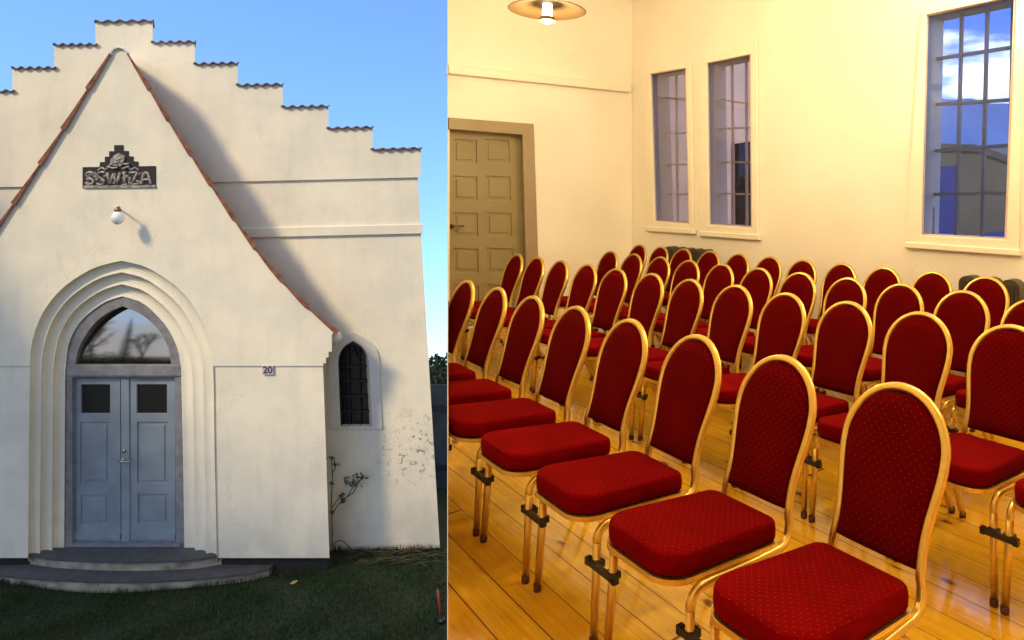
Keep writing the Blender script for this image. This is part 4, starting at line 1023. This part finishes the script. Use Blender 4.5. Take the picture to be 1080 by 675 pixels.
for root, *_ in list(chairs):
    if not any(c.name.startswith(('seat', 'backrest')) for c in kids(root)):
        for c in kids(root):
            for g2 in kids(c): bpy.data.objects.remove(g2)
            bpy.data.objects.remove(c)
        bpy.data.objects.remove(root)

# =================================================================== outside the hall windows
nh = empty('pane_backing_house', uv(5.2, WB + 7, 0), 'pale house added outside the two narrow windows to grey their panes', 'house')  # added backdrop, greys the narrow panes in place of their reflections
M_NH = mat('pale_house_render', (.70, .59, .50), .85, noise=.15, nscale=1.5)
HB = WB + 5
def Hp(x, y): return hit(x, y, E2, HB)
def hc(x, z): p = Hp(x, CY); return Vector((p.x, p.y, z))
zt_ = Hp(760, 12).z
MB().prism([hc(560, -3), hc(800, -3), hc(800, zt_), hc(560, zt_)], E2 * 5, holes=[[Hp(771, 152), Hp(793, 149), Hp(793, 250), Hp(771, 250)]]).build('wall', M_NH, nh)
MB().prism([Hp(771, 150) + E2 * .12, Hp(794, 147) + E2 * .12, Hp(794, 252) + E2 * .12, Hp(771, 252) + E2 * .12], E2 * .02).build('window', M_DARKGL, nh)
m = MB(); zz_ = zt_
A0, B0 = hc(556, zz_), hc(804, zz_); m.add([A0 - E2 * .4, B0 - E2 * .4, B0 + E2 * 5.4, A0 + E2 * 5.4, A0 + E2 * 2.5 + UP * .35, B0 + E2 * 2.5 + UP * .35], [(0, 1, 5, 4), (2, 3, 4, 5), (0, 4, 3), (1, 2, 5), (0, 3, 2, 1)]); m.build('roof', M_ROOFD, nh)
ob = empty('outbuilding', uv(1.2, WB + 6, 0), 'low grey outbuilding seen through the large right window', 'outbuilding')
OB = WB + 6
def Op(x, y): return hit(x, y, E2, OB)
def oc(x, z): p = Op(x, CY); return Vector((p.x, p.y, z))
M_OB = mat('olive_render', (.17, .15, .10), .85, noise=.25, nscale=1.2); M_OBD = mat('blue_door_paint', (.035, .06, .24), .5)
m = MB(); pts_ = [oc(930, -3), oc(1130, -3), Op(1130, 186), Op(1066, 172), Op(1030, 160), Op(985, 158), Op(930, 170)]
m.prism(pts_, E2 * 4).build('wall', M_OB, ob)
MB().prism([Op(987, 176), Op(1009, 175), Op(1009, 262), Op(987, 262)], -E2 * .06).build('door', M_OBD, ob)
MB().prism([Op(1040, 246), Op(1085, 240), Op(1085, 262), Op(1040, 262)], -E2 * .08).build('trough', M_OBD, ob)
rp = [pts_[2], pts_[3], pts_[4], pts_[5], pts_[6]]
m = MB()
for a, b2 in zip(rp, rp[1:]): m.prism([a + UP * .12, b2 + UP * .12, b2 + UP * .001, a + UP * .001], E2 * 4.1); m.v = m.v
mr = m.build('roof', mat('grey_green_roof', (.12, .12, .10), .85, noise=.3, nscale=3), ob); mr.matrix_parent_inverse = Matrix.Translation(-E2 * .05) @ mr.matrix_parent_inverse
# hill far off beyond the outbuilding, distance haze painted in as blue
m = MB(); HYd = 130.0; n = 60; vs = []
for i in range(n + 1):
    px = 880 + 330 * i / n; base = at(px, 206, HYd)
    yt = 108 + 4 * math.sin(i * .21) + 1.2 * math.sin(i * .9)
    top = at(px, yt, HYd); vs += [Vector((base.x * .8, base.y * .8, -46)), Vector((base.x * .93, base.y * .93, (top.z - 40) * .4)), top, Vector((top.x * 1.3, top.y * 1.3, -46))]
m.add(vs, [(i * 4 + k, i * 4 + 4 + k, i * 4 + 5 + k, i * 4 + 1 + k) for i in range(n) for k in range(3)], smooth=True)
tag(m.build('hill', mat('haze_blue_hill', (.08, .19, .46), .9, noise=.6, nscale=.12, bump=1, bscale=.3, col2=(.12, .25, .52))), kind='structure')

# =================================================================== light, sky, camera
SUN_D = Vector((.87, 1, -1.25)).normalized()
sl = bpy.data.lights.new('sun', 'SUN'); sl.energy = 1.72; sl.color = (1, .775, .44); sl.angle = R(9)
so_ = bpy.data.objects.new('sun', sl); C.objects.link(so_); so_.rotation_euler = SUN_D.to_track_quat('-Z', 'Y').to_euler(); so_.location = (-20, -20, 30)
w = bpy.data.worlds.new('World'); scn.world = w; w.use_nodes = True; t = NT(w.node_tree); w.node_tree.nodes.clear()
out = t.n('ShaderNodeOutputWorld'); bg = t.n('ShaderNodeBackground'); tc = t.n('ShaderNodeTexCoord').outputs['Generated']
sky = t.n('ShaderNodeTexSky', sky_type='NISHITA', sun_disc=False); td = -SUN_D
sky.sun_elevation = math.asin(td.z); sky.sun_rotation = math.atan2(td.x, td.y); sky.altitude = 50; sky.air_density = 1.0; sky.dust_density = .6; sky.ozone_density = 1.5
# the chapel stands on a height: the visible horizon lies well below eye level
va = t.n('ShaderNodeVectorMath', operation='ADD'); t.l(tc, va.inputs[0]); va.inputs[1].default_value = (0, 0, .27)
vn = t.n('ShaderNodeVectorMath', operation='NORMALIZE'); t.l(va.outputs[0], vn.inputs[0])
sx = t.n('ShaderNodeSeparateXYZ'); t.l(vn.outputs[0], sx.inputs[0])
zc = t.math('MAXIMUM', sx.outputs[2], .012); cb = t.n('ShaderNodeCombineXYZ'); t.l(sx.outputs[0], cb.inputs[0]); t.l(sx.outputs[1], cb.inputs[1]); t.l(zc, cb.inputs[2])
t.l(cb.outputs[0], sky.inputs['Vector'])
s2 = t.n('ShaderNodeSeparateXYZ'); t.l(tc, s2.inputs[0])
nz = t.noise(t.mapping(tc, (1.6, 1.6, 6.5), loc=(.3, .1, .55)), 2.1, 7, .55)
msk = t.math('MAXIMUM', t.rng(s2.outputs[0], .05, .22), t.rng(s2.outputs[1], .1, -.2))
cl = t.math('MULTIPLY', t.rng(nz.outputs[0], .40, .54), msk)
skt = t.mix(1.0, sky.outputs[0], (.62, .82, 1.06), 'MULTIPLY')
skc = t.mix(t.math('MULTIPLY', cl, .92), skt, t.mix(t.rng(s2.outputs[1], -.1, .2), (3.6, 3.75, 4.05), (10, 10, 10)))  # clouds behind the viewer greyed to lower the light on the facade
t.l(skc, bg.inputs[0]); bg.inputs[1].default_value = .15; t.l(bg.outputs[0], out.inputs[0])

cam = bpy.data.cameras.new('camera'); co = bpy.data.objects.new('camera', cam); C.objects.link(co); scn.camera = co
co.location = EP; co.rotation_euler = (R(90), 0, 0); cam.sensor_fit = 'HORIZONTAL'; cam.sensor_width = 36
cam.lens = F / 1080 * 36; cam.shift_x = (540 - CX) / 1080; cam.shift_y = -(337.5 - CY) / 1080
cam.clip_start = .02; cam.clip_end = 2000
vs_ = scn.view_settings; vs_.view_transform = 'Standard'; vs_.look = 'None'; vs_.gamma = 1; vs_.exposure = 1.1
scn.cycles.use_denoising = True; scn.cycles.max_bounces = 8; scn.cycles.diffuse_bounces = 5; scn.cycles.glossy_bounces = 4; scn.cycles.transparent_max_bounces = 12
scn.cycles.caustics_reflective = False; scn.cycles.caustics_refractive = False; scn.cycles.sample_clamp_indirect = 6
